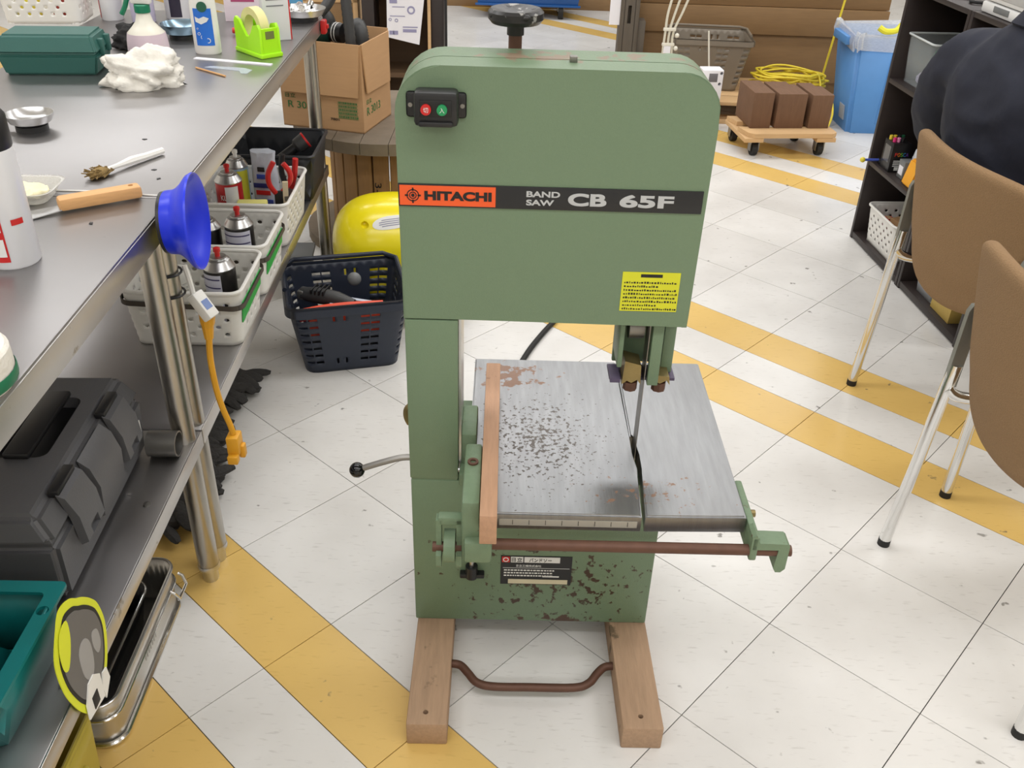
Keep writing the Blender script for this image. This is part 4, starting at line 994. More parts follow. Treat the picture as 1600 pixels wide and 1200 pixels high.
nb = shop_basket('navy slotted shopping basket full of tools on the tiled floor', (-.475, 2.325, 0), .27, .25, .235, .21, mt_navy, mt_navy, .315, .29)
c = thing('power_tool', 'black and grey power tool lying in the navy basket', 'power tool', (-.535, 2.33, .13), -.25)
MB().tube([(-.07, 0, .03), (-.02, 0, .032), (.04, 0, .03), (.09, 0, .022)], .02, 12, rs=[.018, .024, .022, .014]).build('body', mt_hose, c)
MB().box(-.075, -.055, -.018, .018, .018, .045, .004).build('end_cap', M('grey_metal_dark', rgb(120, 120, 116), .4, .6), c)
for k in range(4): MB().box(-.03 + k * .012, -.026 + k * .012, -.0245, .0245, .045, .0585, .001).build('vent_rib', mt_black, c)
c = thing('wrapped_package', 'clear package of dark bits lying in the navy basket', 'package', (-.44, 2.31, .145), -.2)
q = MB().hexa([(-.075, -.03, 0), (.075, -.03, .004), (.075, .03, .004), (-.075, .03, 0)], [(-.07, -.026, .012), (.075, -.024, .009), (.075, .026, .009), (-.07, .026, .012)])
q.build('film', M('silvery_film', rgb(196, 202, 214), .25), c)
for k in range(2): MB().box(-.06, .05, -.018 + k * .02, -.012 + k * .02, .0115, .0135).build('dark_bit', mt_black, c)
c = thing('garden_shears', 'orange red handled tool pressed along the front of the navy basket', 'shears', (-.455, 2.225, .12), .27)
MB().tube(spline([(-.11, 0, .062), (-.06, 0, .068), (.0, 0, .07), (.06, 0, .068), (.1, 0, .066)]), .010, 10).build('handle', mt_orangepl, c)
MB().box(-.10, .09, -.008, .006, -.02, .056, .003).build('body', mt_orangepl, c)
c = thing('garden_trowel', 'red and black handled tool under the power tool in the navy basket', 'hand tool', (-.56, 2.26, .10), .1)
MB().tube([(-.03, 0, .03), (.03, 0, .034), (.09, 0, .03)], .011, 10).build('handle', mt_red, c)
tag(MB().sphere((0, 0, .02), .02, (1, .8, 1)).build('grey_knob', mt_cartongrey, None, (-.462, 2.41, .16)), 'small grey and red knob resting in the back of the navy basket', 'knob')
# packing under the wares
tag(MB().box(-.10, .10, -.085, .09, 0, .10, .01).build('packed_tools', mt_black, None, (-.475, 2.325, .0045), .27), 'dark heap of packed tools filling the bottom of the navy basket', 'tools')

# yellow pressure washer, hose coil
c = thing('pressure_washer', 'glossy yellow rounded pressure washer with an oval sticker', 'pressure washer', (-.40, 2.70, 0), .25)
q = MB().sphere((0, 0, 0), 1, u=40, v=24)
for p in q.bm.verts:
    n = p.co.copy(); sg = lambda t, e: math.copysign(abs(t) ** e, t)
    p.co = Vector((sg(n.x, .8) * .175, sg(n.y, .75) * .125, .16 + sg(n.z, .8) * .152))
    if p.co.z > .2: p.co.y += (p.co.z - .2) * .25
housing = q.build('housing', mt_yellowpl, c, sharp=2)
hm = Matrix.Translation((.045, -.082, .262)) @ Matrix.Rotation(math.radians(38), 4, 'X') @ Matrix.Rotation(math.radians(30), 4, 'Y')
def on_housing(a, b, k=1.006):       # a point of the washer's skin, given an offset across the sticker
    n = (Vector((.02, -.62, .56)) + Vector((1, .0, .0)) * a + Vector((.0, .5, .6)) * b + Vector((.35 * b * 0, 0, .25 * a))).normalized(); sg = lambda t, e: math.copysign(abs(t) ** e, t)
    p = Vector((sg(n.x, .8) * .175, sg(n.y, .75) * .125, .16 + sg(n.z, .8) * .152))
    if p.z > .2: p.y += (p.z - .2) * .25
    return Vector((0, 0, .16)) + (p - Vector((0, 0, .16))) * k
q = MB(); pr_ = None
for r_ in (.001, .33, .66, 1):
    ring = [q.bm.verts.new(on_housing(.22 * r_ * math.cos(t * PI / 14), .17 * r_ * math.sin(t * PI / 14))) for t in range(28)]
    if pr_:
        for k in range(28): q.bm.faces.new((pr_[k], pr_[(k + 1) % 28], ring[(k + 1) % 28], ring[k]))
    pr_ = ring
q.build('oval_sticker', mt_white_print, c, sharp=3)
for k in range(4):
    b0 = -.09 + k * .05; w_ = .15 - .03 * abs(k - 1.5); q = MB()
    for t in range(8):
        a0, a1 = -w_ + 2 * w_ * t / 8, -w_ + 2 * w_ * (t + 1) / 8
        q.bm.faces.new([q.bm.verts.new(on_housing(*p_, 1.009)) for p_ in ((a0, b0), (a1, b0), (a1, b0 + .022), (a0, b0 + .022))])
    q.build('sticker_line', M('lilac_grey_print', rgb(140, 138, 160), .6), c)
cut(housing, MB().sphere(tuple(on_housing(-.33, .08, 1.0)), .012, (1, 1.6, .8)))
MB().box(-.15, .15, -.11, .11, 0, .03, .01).build('foot_base', mt_black, c)
text(c, 'maker_name', 'RYOBI', .02, (.045, -.1265, .145), UPR, mt_orangepl, .05, .012)
c = thing('hose_coil', 'coil of black hose hanging beside the yellow washer', 'hose', (-.245, 2.50, 0), .2)
for k in range(7):
    r_ = .08 + .010 * (k % 3); y_ = -.035 + k * .012
    MB().tube([(r_ * math.cos(a * PI / 14), y_ + .004 * math.sin(a + k), .104 + (r_ + .004 * k % .01) * math.sin(a * PI / 14)) for a in range(28)], .0065, 8, closed=True).build('hose_loop', mt_rubber, c)
c = thing('lidded_box', 'small grey lidded plastic box on the floor behind the navy basket', 'box', (-.74, 2.80, 0), .1)
MB().hexa([(-.06, -.05, 0), (.06, -.05, 0), (.06, .05, 0), (-.06, .05, 0)], [(-.07, -.06, .07), (.07, -.06, .07), (.07, .06, .07), (-.07, .06, .07)]).build('box_body', mt_cartongrey, c)
MB().box(-.075, .075, -.065, .065, .07, .085, .004).build('lid', mt_cartongrey, c)

# ------------------------------------------------------------------ cable drum and carton
c = thing('cable_drum', 'weathered wooden cable drum standing on end under the carton', 'cable drum', (-.462, 3.205, 0))
for k in range(7):      # top flange boards
    x0 = -.32 + k * .64 / 7; x1 = x0 + .64 / 7 - .002; pts = []
    f = lambda x: math.sqrt(max(0, .322 ** 2 - x * x))
    xs_ = [x0 + (x1 - x0) * i / 5 for i in range(6)]
    pts = [(x, -f(x)) for x in xs_] + [(x, f(x)) for x in xs_[::-1]]
    pts = [p for i, p in enumerate(pts) if i == 0 or math.dist(p, pts[i - 1]) > 1e-4]
    MB().prism(pts, .038, 'z', .382).build('flange_board', mt_drum, c)
MB().lathe([(.30, 0), (.30, .035), (0, .035)], 40).build('bottom_flange', mt_drum, c)
for k in range(22):
    a = 2 * PI * k / 22
    MB().box(-.0255, .0255, -.203, -.188, .036, .381, .001, mat=Matrix.Rotation(a, 4, 'Z')).build('barrel_plank', mt_drumplank, c)
text(c, 'stencil_number', '3-2', .03, (-.022, -.2045, .25), (PI / 2, PI / 2, 0), mt_black_print, .06, .022)
c = thing('carton', 'open brown carton of hoses with green lettering on the drum', 'carton', (-.507, 2.985, .4208), math.atan2(-.068, .27) + .0)
CW, CD, CH = .285, .235, .275
# origin at the front right corner; runs to -x (long face) and +y
def wall(nm, x0, x1, y0, y1, h): return MB().box(x0, x1, y0, y1, 0, h).build(nm, mt_carton, c)
f1 = wall('front_panel', -CW, 0, 0, .004, CH); wall('back_panel', -CW, 0, CD - .004, CD, CH + .01)
f2 = wall('right_panel', -.004, 0, .004, CD - .004, CH); wall('left_panel', -CW, -CW + .004, .004, CD - .004, CH)
MB().box(-CW, 0, 0, CD, 0, .004).build('bottom_panel', mt_carton, c)
MB().hexa([(-CW + .01, -.012, .115), (-.012, -.010, .115), (-.012, -.007, .115), (-CW + .01, -.009, .115)], [(-CW + .003, -.004, CH + .002), (-.003, -.004, CH + .002), (-.003, .001, CH + .002), (-CW + .003, .001, CH + .002)]).build('front_flap', mt_carton, c)
MB().hexa([(.006, .02, .125), (.010, .02, .125), (.010, CD - .02, .120), (.006, CD - .02, .120)], [(-.001, .004, CH + .002), (.004, .004, CH + .002), (.004, CD - .004, CH + .002), (-.001, CD - .004, CH + .002)]).build('side_flap', mt_carton, c)
text(f1, 'carton_number', 'R 3013', .03, (-CW + .022, -.001, .062), UPR, mt_greenprint, .10, .022)
text(f1, 'carton_title', '日立', .02, (-CW + .014, -.001, .094), UPR, mt_greenprint, .036, .014)
text(f2, 'carton_number', 'R 3013', .03, (.0008, .03, .05), (PI / 2, 0, PI / 2), mt_greenprint, .11, .026)
text(f2, 'carton_title', '日立', .02, (.0008, .03, .086), (PI / 2, 0, PI / 2), mt_greenprint, .04, .015)
text(f1, 'carton_code', '7801', .02, (-.115, -.001, .034), UPR, mt_black_print, .03, .008)
rnd = random.Random(9)
gp = MB()
for k in range(5):
    z = .042 + k * .0112; gp.box(-.088, -.018, -.0006, 0, z, z + .0012); x = -.086
    while x < -.022:
        wd = rnd.uniform(.002, .006); gp.box(x, x + wd, -.0006, 0, z + .0028, z + .0092); x += wd + .0016
o = gp.build('printed_table', mt_greenprint, f1); o['kind'] = 'stuff'
# blower and hoses standing in the carton
cr_ = math.atan2(-.068, .27); cM = Matrix.Translation((-.507, 2.985, .421)) @ Matrix.Rotation(cr_, 4, 'Z')
def CWp(x, y, z): return tuple(cM @ Vector((x, y, z)))
c = thing('leaf_blower', 'black and dark green power blower standing in the carton', 'blower', CWp(-.19, .10, .006), cr_)
MB().sphere((0, 0, .30), .066, (1, .8, .92)).build('motor_body', mt_black, c)
MB().sphere((.008, -.014, .285), .063, (.92, .78, .82)).build('green_shell', M('dark_green_shell', rgb(28, 62, 52), .4, var=.08), c)
MB().lathe([(.04, 0), (.042, .01), (.036, .02), (0, .022)], 24, Matrix.Translation((-.006, -.05, .318)) @ Matrix.Rotation(PI / 2, 4, 'X')).build('air_cover', M('charcoal_grille', rgb(56, 58, 58), .5), c)
MB().box(-.03, .03, -.03, .03, 0, .25, .01).build('stand', mt_black, c)
MB().tube(spline([(.03, 0, .285), (.07, -.012, .283), (.10, -.015, .283)]), .03, 16, rs=None).build('outlet_tube', mt_black, c)
for k in range(2): MB().tube([(.072 + k * .01, -.012 - k * .001, .283), (.075 + k * .01, -.0125 - k * .001, .283)], .0312, 18).build('white_ring', mt_white_print, c)
def corrugated(name, label, pts, r, mat=mt_hose):
    P = spline(pts, 14); rs_ = [r * (1 if k % 2 else .9) for k in range(len(P))]
    o = MB().tube(P, r, 14, rs=rs_).build(name, mat, None, sharp=1.2); return tag(o, label, 'hose')
corrugated('vacuum_hose', 'ribbed black hose rising straight out of the carton', [CWp(-.045, .028, .006), CWp(-.045, .03, .15), CWp(-.043, .03, .28), CWp(-.055, .04, .40), CWp(-.06, .06, .52)], .0175)
corrugated('vacuum_hose', 'thick ribbed black hose bent over inside the carton', [CWp(-.075, .19, .05), CWp(-.075, .19, .22), CWp(-.07, .16, .285), CWp(-.055, .12, .305), CWp(-.038, .10, .285), CWp(-.034, .10, .2), CWp(-.034, .10, .05)], .026)
tag(MB().tube(spline([CWp(-.26, -.02, .30), CWp(-.2, .0, .325), CWp(-.13, .03, .365), CWp(-.10, .08, .43)]), .0165, 14).build('vacuum_tube', mt_hose), 'smooth dark grey tube slanting over the bench corner and carton', 'tube')

# ------------------------------------------------------------------ furniture behind the carton
c = thing('wooden_stand', 'dark brown wooden stand with pale edges behind the carton', 'stand', (-.50, 4.0, 0), .05)
for x in (-.16, .12): MB().box(x, x + .05, -.02, .2, 0, .72, .002).build('side_board', mt_darkwood, c)
MB().box(-.18, .19, -.03, .22, .72, .75, .002).build('top_board', mt_palewood, c)
MB().box(-.11, .12, .19, .2, .05, .72).build('back_board', mt_brownpanel_dark, c)
MB().box(.105, .118, -.03, -.02, .0, .72, .001).build('pale_edge', mt_palewood, c)
MB().box(-.11, .12, -.01, .18, .35, .37).build('mid_board', mt_brownpanel_dark, c)
MB().box(.175, .185, -.035, -.025, 0, .76, .001).build('thin_rod', mt_black, c)
c = thing('instruction_sheet', 'white printed instruction sheet with drawings taped to the wooden stand', 'sheet', (-.482, 3.955, .50), .05)
MB().hexa([(-.075, 0, .02), (.055, 0, -.008), (.055, .001, -.008), (-.075, .001, .02)], [(-.07, 0, .22), (.085, 0, .22), (.085, .001, .22), (-.07, .001, .22)]).build('paper', mt_paper, c)
for (x0, x1, z0, z1) in ((-.065, -.045, .03, .045), (-.06, .0, .10, .103), (-.05, .0, .135, .138), (-.01, .045, .04, .052), (-.01, .05, .058, .062), (-.05, -.03, .03, .045), (-.06, -.03, .15, .17)):
    MB().box(x0, x1, -.0012, -.0002, z0, z1).build('printed_block', mt_violetprint, c)
for x, z, r_ in ((.025, .125, .016), (-.035, .085, .007), (-.06, .088, .006)):
    MB().lathe([(r_, 0), (r_, .001), (r_ * .6, .001), (r_ * .6, 0)], 16, Matrix.Translation((x, -.0002, z)) @ Matrix.Rotation(PI / 2, 4, 'X'), cap=False).build('printed_ring', mt_violetprint, c)
c = thing('wooden_crate', 'pale open wooden crate standing behind the hoses', 'crate', (-.80, 4.1, 0), .05)
for z in (.05, .2, .35, .5): MB().box(-.12, .1, -.005, .01, z, z + .12, .001).build('front_slat', mt_brownpanel, c)
for x in (-.12, .085): MB().box(x, x + .02, -.01, .2, 0, .66, .001).build('corner_post', mt_palewood, c)
MB().box(-.12, .105, -.01, .2, .62, .64, .001).build('top_slat', mt_palewood, c)
c = thing('plastic_container', 'light blue plastic container standing behind the bench end', 'container', (-.93, 4.55, 0))
MB().hexa([(-.14, -.1, 0), (.14, -.1, 0), (.14, .1, 0), (-.14, .1, 0)], [(-.17, -.12, .6), (.17, -.12, .6), (.17, .12, .6), (-.17, .12, .6)]).build('container_body', M('light_blue_plastic', rgb(84, 156, 204), .4, var=.05), c)
MB().box(-.18, .18, -.13, .13, .6, .63, .004).build('lid', MATS['light_blue_plastic'], c)

# ------------------------------------------------------------------ far end: dark shelving base and blue trolley
c = thing('display_shelving', 'long dark brown shelving with plank base across the far end', 'shelving', (-.2, 7.55, 0))
MB().box(-2.6, 1.6, 0, .5, 0, .08, .002).build('plinth', mt_brownpanel, c)
for k in range(7): MB().box(-2.6 + k * .6, -2.57 + k * .6, .01, .5, .08, 1.5).build('upright', mt_darkwood, c)
MB().box(-2.6, 1.6, .48, .5, .08, 1.5).build('back_board', mt_darkwood, c)
for z in (.16, .6, 1.05): MB().box(-2.6, 1.6, -.01, .48, z, z + .03, .001).build('shelf_board', mt_brownpanel_dark, c)
c = thing('trolley', 'deep blue plastic trolley on black wheels in the far aisle', 'trolley', (.02, 7.3, 0))
MB().hexa([(-.36, -.14, .09), (.36, -.14, .09), (.36, .14, .09), (-.36, .14, .09)], [(-.39, -.17, .3), (.39, -.17, .3), (.39, .17, .3), (-.39, .17, .3)]).build('deck', mt_bluecart, c)
MB().box(-.38, .38, -.16, -.145, .085, .10, .003).build('pale_edge', mt_bluecart, c)
for x in (-.24, .24):
    for y in (-.11, .11):
        wh = MB().cyl((x - .018, y, .05), (x + .018, y, .05), .05, 20).build('wheel', mt_rubber, c)
        MB().box(x - .024, x + .024, y - .012, y + .012, .05, .095).build('fork', mt_steel_dull, wh)
c = thing('notice_sheet', 'small white notice on the grey post', 'sheet', (.50, 5.18, .36))
MB().box(-.055, .0, 0, .002, 0, .3).build('paper', mt_paper, c)

# ------------------------------------------------------------------ brown shelving wall and post at right
c = thing('plank_rack', 'brown rack with wide horizontal boards behind the basket and timber blocks', 'rack', (1.2, 5.32, 0))
for z0, z1, m_, y in ((.0, .06, mt_brownpanel, .02), (.062, .31, mt_brownpanel, .0), (.312, .45, mt_brownpanel, -.02), (.452, .72, mt_brownpanel, .0), (.722, 1.0, mt_brownpanel, .0)):
    MB().box(-.62, .75, y, y + .03, z0, z1, .002).build('board', m_, c)
MB().box(-.62, .75, .04, .4, .0, .95).build('carcass', mt_darkwood, c)
c = thing('slotted_post', 'grey weathered upright post with dark slots', 'post', (.565, 5.2, 0))
cut(MB().box(-.065, .035, -.03, .09, 0, 1.1, .003).build('post_body', mt_greypost, c), MB().box(-.026, -.008, -.05, .01, .37, .46), MB().box(-.045, -.041, -.05, -.024, -.1, 1.2), MB().box(.01, .014, -.05, -.024, -.1, 1.2))
MB().box(.036, .075, -.01, .09, 0, .38, .003).build('short_batten', mt_greypost, c)
# pallet with basket, cord coil
c = thing('wooden_pallet', 'pale wooden pallet under the taupe basket and yellow cord', 'pallet', (1.19, 4.93, 0), -.03)
for k in range(4): MB().box(-.34, .36, -.25 + k * .13, -.25 + k * .13 + .115, .092, .11, .002).build('deck_board', mt_palewood, c)
for x in (-.33, -.02, .29): MB().box(x, x + .06, -.25, .255, .022, .092, .002).build('bearer', mt_palewood, c)
for k in (0, 1): MB().box(-.34, .36, -.25 + k * .40, -.25 + k * .40 + .1, 0, .021, .002).build('bottom_board', mt_palewood, c)
tb = shop_basket('taupe slotted shopping basket standing on the wooden pallet', (.905, 5.0, .1108), -.05, .30, .24, .25, mt_taupe, mt_taupe, .40, .31)
tb.location.x = .955; tb.location.y = 5.02
def coil(name, label, cx, cy, z0, n, seed):
    rnd = random.Random(seed); pts = []
    for k in range(n):
        r1, r2 = rnd.uniform(.12, .20), rnd.uniform(.06, .11); ph = rnd.uniform(-.4, .4); ox, oy = rnd.uniform(-.02, .02), rnd.uniform(-.02, .02)
        for a in range(14):
            t = a * 2 * PI / 14
            pts.append((cx + ox + r1 * math.cos(t) * math.cos(ph) - r2 * math.sin(t) * math.sin(ph), cy + oy + r1 * math.cos(t) * math.sin(ph) + r2 * math.sin(t) * math.cos(ph), z0 + .006 + .007 * k + .01 * rnd.random() + .012 * abs(math.sin(t + k))))
    pts += [(cx + .15, cy - .16, .13), (cx + .17, cy - .25, .14), (cx + .175, cy - .3, .08), (cx + .15, cy - .34, .02)]
    o = MB().tube(spline(pts, 3), .0052, 6).build(name, mt_cable_yellow, None, sharp=2); return tag(o, label, 'cord')
coil('cable_coil', 'tangled coil of yellow cable heaped on the pallet', 1.36, 4.93, .1105, 13, 4)
c = thing('drain_rod', 'thin yellow rod leaning up beside the blue bin', 'rod', (1.60, 5.10, .0))
MB().tube([(-.02, 0, .006), (.03, .02, .45), (.08, .05, .85)], .006, 8).build('rod_shaft', mt_cable_yellow, c)
MB().cyl((.022, .016, .37), (.027, .018, .41), .0085, 8).build('sleeve', mt_brass, c)
# clear handle tools in the taupe basket
c = thing('squeegee', 'clear plastic handled squeegee standing by the taupe basket', 'squeegee', (.70, 4.72, 0), .1)
for dx in (-.022, 0, .022): MB().tube(spline([(dx * .8, 0, .0), (dx, 0, .3), (dx * .9, 0, .42), (dx * 1.6 + .02, .0, .52), (dx * 2.0 + .06, 0, .66)]), .006, 8).build('handle_rib', thin_clear('clear_rib', rgb(236, 232, 214), .7), c)
for z in (.36, .43): MB().box(-.03, .03, -.008, .008, z, z + .014, .002).build('cross_rib', mt_milky, c)
MB().box(-.022, .012, -.011, -.008, .31, .36).build('white_tag', mt_paper, c)
for z in (.35, .41): MB().sphere((.038, -.004, z), .011).build('clear_knob', mt_milky, c)
MB().box(-.09, .09, -.02, .02, 0, .05, .005).build('blade_holder', mt_milky, c)
tag(MB().tube(spline([(.93, 4.70, .0), (.92, 4.70, .2), (.905, 4.70, .3), (.885, 4.70, .44)]), .004, 6).build('white_wire', mt_milky), 'thin pale wire standing up in front of the taupe basket', 'wire')
c = thing('punched_box', 'small white box with dark round holes beside the saw head', 'box', (.905, 4.60, 0), .1)
cut(MB().box(-.05, .05, -.04, .04, .0, .29, .003).build('box_body', mt_paper, c), *[MB().cyl((x, -.06, z), (x, .02, z), .008, 12) for x, z in ((.036, .225), (.04, .275), (-.03, .22))])
MB().box(-.02, .022, -.0415, -.039, .235, .275, .001).build('grey_panel', M('mid_grey', rgb(112, 110, 114), .5), c)

# ------------------------------------------------------------------ dolly with three timber blocks
c = thing('dolly', 'low pale wooden dolly on black castors under the timber blocks', 'dolly', (1.20, 4.33, 0), .12)
DT = .112
for y0, y1 in ((-.13, -.04), (.04, .13)): MB().prism([(-.19, y0), (-.165, y0 - (.022 if y0 < 0 else 0)), (.20, y0 - (.022 if y0 < 0 else 0)), (.225, y0), (.225, y1), (-.21, y1)], .02, 'z', DT - .02).build('deck_board', mt_palewood, c)
for x in (-.21, .13): MB().box(x, x + .09, -.15, .15, DT - .04, DT - .0205, .002).build('cross_board', mt_palewood, c)
for x, y in ((-.145, -.10), (.165, -.10), (-.175, .11), (.13, .11)):
    wq = MB().cyl((x - .013, y, .031), (x + .013, y, .031), .031, 24).build('wheel', mt_rubber, c)
    MB().box(x - .022, x - .016, y - .016, y + .016, .022, DT - .041, .001).box(x + .016, x + .022, y - .016, y + .016, .022, DT - .041, .001).box(x - .022, x + .022, y - .02, y + .02, DT - .045, DT - .0405).build('fork', mt_steel_dull, wq)
def timber(label, x, y, w, d, h, notch):
    c = thing('timber_block', label, 'timber block', (x, y, DT + .0005), .12, 'timber blocks on the dolly')
    b = MB().box(-w / 2, w / 2, -d / 2, d / 2, 0, h, .003).build('block', mt_timber, c)
    if notch: cut(b, MB().box(w / 2 - .03, w / 2 + .02, -.02 + notch, .05 + notch, h - .04, h + .03))
timber('rough brown timber block nearest the taupe basket', 1.078, 4.36, .095, .22, .16, 0)
timber('wide brown timber block between the other two on the dolly', 1.212, 4.375, .135, .22, .155, .08)
timber('rough brown timber block nearest the blue bin', 1.352, 4.39, .10, .22, .15, .07)

# ------------------------------------------------------------------ blue bin
c = thing('waste_bin', 'tall blue plastic bin lined with a clear bag', 'bin', (1.76, 4.74, 0), .02)
q = MB().hexa([(-.15, -.13, 0), (.15, -.13, 0), (.15, .13, 0), (-.15, .13, 0)], [(-.20, -.17, .46), (.20, -.17, .46), (.20, .17, .46), (-.20, .17, .46)])
bmesh.ops.bevel(q.bm, geom=[e for e in q.bm.edges if abs(e.verts[0].co.z - e.verts[1].co.z) > .1], offset=.02, segments=3, affect='EDGES')
bmesh.ops.delete(q.bm, geom=[f for f in q.bm.faces if f.calc_center_median().z > .45], context='FACES')
solid(q.build('bin_wall', mt_bluebin, c), .004)
for x in (-.02, .08): MB().hexa([(x, -.136, .05), (x + .05, -.136, .05), (x + .05, -.128, .05), (x, -.128, .05)], [(x * 1.2, -.168, .40), (x * 1.2 + .06, -.168, .40), (x * 1.2 + .06, -.16, .40), (x * 1.2, -.16, .40)]).build('moulded_panel', mt_bluebin, c)
MB().box(-.235, -.195, -.10, .1, .41, .45, .006).build('grip', mt_bluebin, c)
MB().hexa([(-.162, -.08, .05), (-.157, -.08, .05), (-.157, -.01, .05), (-.162, -.01, .05)], [(-.170, -.08, .12), (-.165, -.08, .12), (-.165, -.01, .12), (-.170, -.01, .12)]).build('paper_label', M('grey_label', rgb(170, 178, 188), .6), c)
q = MB(); n = 40
rings = []
for (f, z) in ((1.03, .40), (1.08, .44), (1.06, .475), (1.0, .47), (.93, .45), (.85, .38)):
    rings.append([q.bm.verts.new((x * f + .006 * math.sin(k * 2.1), y * f + .006 * math.cos(k * 1.7), z + .012 * math.sin(k * 1.3 + f * 9))) for k, (x, y) in enumerate(rrect(.40, .34, .03, 9))])
for a, b in zip(rings, rings[1:]):
    m_ = len(a)
    for k in range(m_): q.bm.faces.new((a[k], a[(k + 1) % m_], b[(k + 1) % m_], b[k]))
q.build('bag_cuff', mt_bag, c)
MB().box(-.13, .13, -.11, .11, .02, .36, .02).build('rubbish', M('mixed_rubbish', rgb(200, 200, 204), .8, var=.3, scale=30, bump=.8), c)
tag(MB().tube(spline([(-.05, 0, .0), (-.02, -.01, -.015), (.03, 0, -.012), (.055, .01, .012)]), .014, 8, rs=None).build('peel_scrap', M('bright_yellow_scrap', rgb(226, 220, 50), .5), None, (1.70, 4.58, .505)), 'bright yellow scrap lying on the bin bag', 'scrap')
c = thing('storage_carton', 'grey and white carton on the brown rack above the blue bin', 'carton', (1.72, 5.46, 1.0015))
MB().box(-.2, .22, -.1, .2, 0, .2, .002).build('carton_body', M('grey_white_card', rgb(206, 206, 204), .6), c)
MB().box(.0, .2, -.101, -.099, .03, .1).build('paper_label', mt_paper, c)

# ------------------------------------------------------------------ dark shelf units at right
def shelf_unit(label, y_shift):
    c = thing('shelf_unit', label, 'shelf unit', (1.25 - y_shift * .085, 3.287 + y_shift * .996, 0), .085, 'dark three-tier shelf units')
    for y in (-.015, -.42): MB().box(0, .29, y, y + .015, 0, .88, .001).build('side_board', mt_darkwood, c)
    for z0 in (.006, .283, .573, .865): MB().box(.001, .285, -.405, -.015, z0, z0 + .015 + (.006 if z0 < .01 else 0), .0008).build('shelf_board', mt_darkwood, c)
    MB().box(.284, .289, -.405, -.015, .027, .865).build('back_board', mt_darkwood, c)
    return c
def UP(a, b, z, k=0):     # place in the shelf units: a into the shelf, b along its front from the far end
    return (1.25 + a * .9964 + b * .085, 3.287 - b * .9964 + a * .085, z)
u1 = shelf_unit('dark brown shelf unit holding the pen box and white basket', 0)
u2 = shelf_unit('dark brown shelf unit with the white printer on top', -.4235)
Z1, Z2, Z3, ZT = .0275, .2985, .5885, .8805
# clear lidless box with coloured wares
c = thing('clear_box', 'clear plastic box with green and orange wares on the upper shelf', 'box', UP(.11, .125, Z3), .085)
q = basket_shell(.15, .165, .15, .17, .185, .01, 16, 1, lambda i, j: None).build('box_wall', mt_clear, c); solid(q, .002)
base_plate(.15, .165, .01).build('box_floor', mt_clear, c)
MB().tube([(x, y, .15) for x, y in rrect(.174, .189, .012, 3)], .0035, 6, closed=True).build('rim', M('frosted_rim', rgb(204, 210, 210), .3), c)
for nm, lb, (a, b), z, sz, m_ in (('craft_pouch', 'orange pouch leaning inside the clear box', (.105, .155), .05, (.042, .034, .04), mt_orangepouch), ('craft_pouch', 'green pouch behind the orange one in the clear box', (.135, .085), .03, (.045, .028, .07), M('green_pouch', rgb(40, 130, 66), .5)),
                              ('craft_pouch', 'pale lilac pouch low in the clear box', (.075, .11), .006, (.022, .04, .022), M('lilac_pouch', rgb(186, 180, 206), .5))):
    o = lump(nm, lb, 'pouch', UP(a, b, Z3 + z if z > .03 else Z3 + .004), sz, m_, a * 90, .2, 14, 24, 14)
    if z > .03: o.location.z = Z3 + .055
lump('plastic_bag', 'crumpled clear plastic bag beside the clear box', 'bag', UP(.12, .29, Z3), (.08, .065, .075), M('pale_film', rgb(206, 210, 216), .25, var=.12, bump=.5, bscale=30), 5.5, .5)
# black pen box
c = thing('pen_box', 'black marker pen box with rainbow lettering', 'box', UP(.045, .105, Z2), .085)
MB().box(-.032, .032, -.035, .035, 0, .10, .001).build('box_body', M('black_card', rgb(28, 27, 28), .4), c)
cols = [rgb(222, 60, 50), rgb(236, 140, 40), rgb(120, 190, 70), rgb(60, 150, 210), rgb(120, 80, 180)]
for k, ch in enumerate('POSCA'):
    text(c, 'box_lettering', ch, .02, (-.020 + k * .0098, -.0358, .055), UPR, M('print_%d' % k, cols[k], .5), .0085, .013)
for k in range(4): MB().box(-.020, .02 - k * .005, -.0358, -.035, .038 - k * .006, .041 - k * .006).build('printed_line', mt_white_print, c)
MB().box(-.0328, -.032, -.022, .022, .03, .085).build('clear_window', M('grey_window', rgb(92, 92, 94), .2), c)
for k in range(2): MB().box(-.012 + k * .018, .002 + k * .018, -.0358, -.035, .006, .018).build('barcode_patch', mt_white_print, c)
for k, col_ in enumerate((rgb(226, 200, 60), rgb(226, 200, 60), rgb(30, 30, 34), rgb(30, 90, 60), rgb(220, 40, 120), rgb(240, 150, 190), rgb(40, 40, 44))):
    a, b = .022 + (k % 4) * .014, .09 + .03 * (k // 4)
    p_ = tag(MB().cyl((0, 0, 0), (0, 0, .014), .006, 12).build('marker_pen', M('pen_cap_%d' % k, col_, .4), None, UP(a, b, Z2 + .1005)), '%s cap of a marker standing up from the pen box' % ('yellow', 'mustard yellow', 'black', 'dark green', 'magenta', 'pink', 'charcoal')[k], 'marker pen', 'marker caps in the pen box')
c = thing('round_head_pin', 'yellow round headed pin with a blue shaft poking out of the shelf', 'pin', UP(-.012, .045, Z2 + .012), .085)
MB().sphere((-.028, 0, 0), .0095).build('head', M('pin_yellow', rgb(232, 214, 70), .35), c)
MB().cyl((-.02, 0, 0), (.05, 0, 0), .0045).build('shaft', M('pin_blue', rgb(70, 90, 180), .4), c)
MB().box(.03, .06, -.012, .012, -.0115, .006, .002).build('stand', mt_black, c)
c = thing('parts_carton', 'small grey carton with white label beside the pen box', 'carton', UP(.05, .195, Z2), .085)
MB().box(-.02, .02, -.022, .022, 0, .06, .001).build('carton_body', mt_cartongrey, c)
MB().box(-.0206, -.02, -.015, .015, .012, .042).build('paper_label', mt_paper, c)
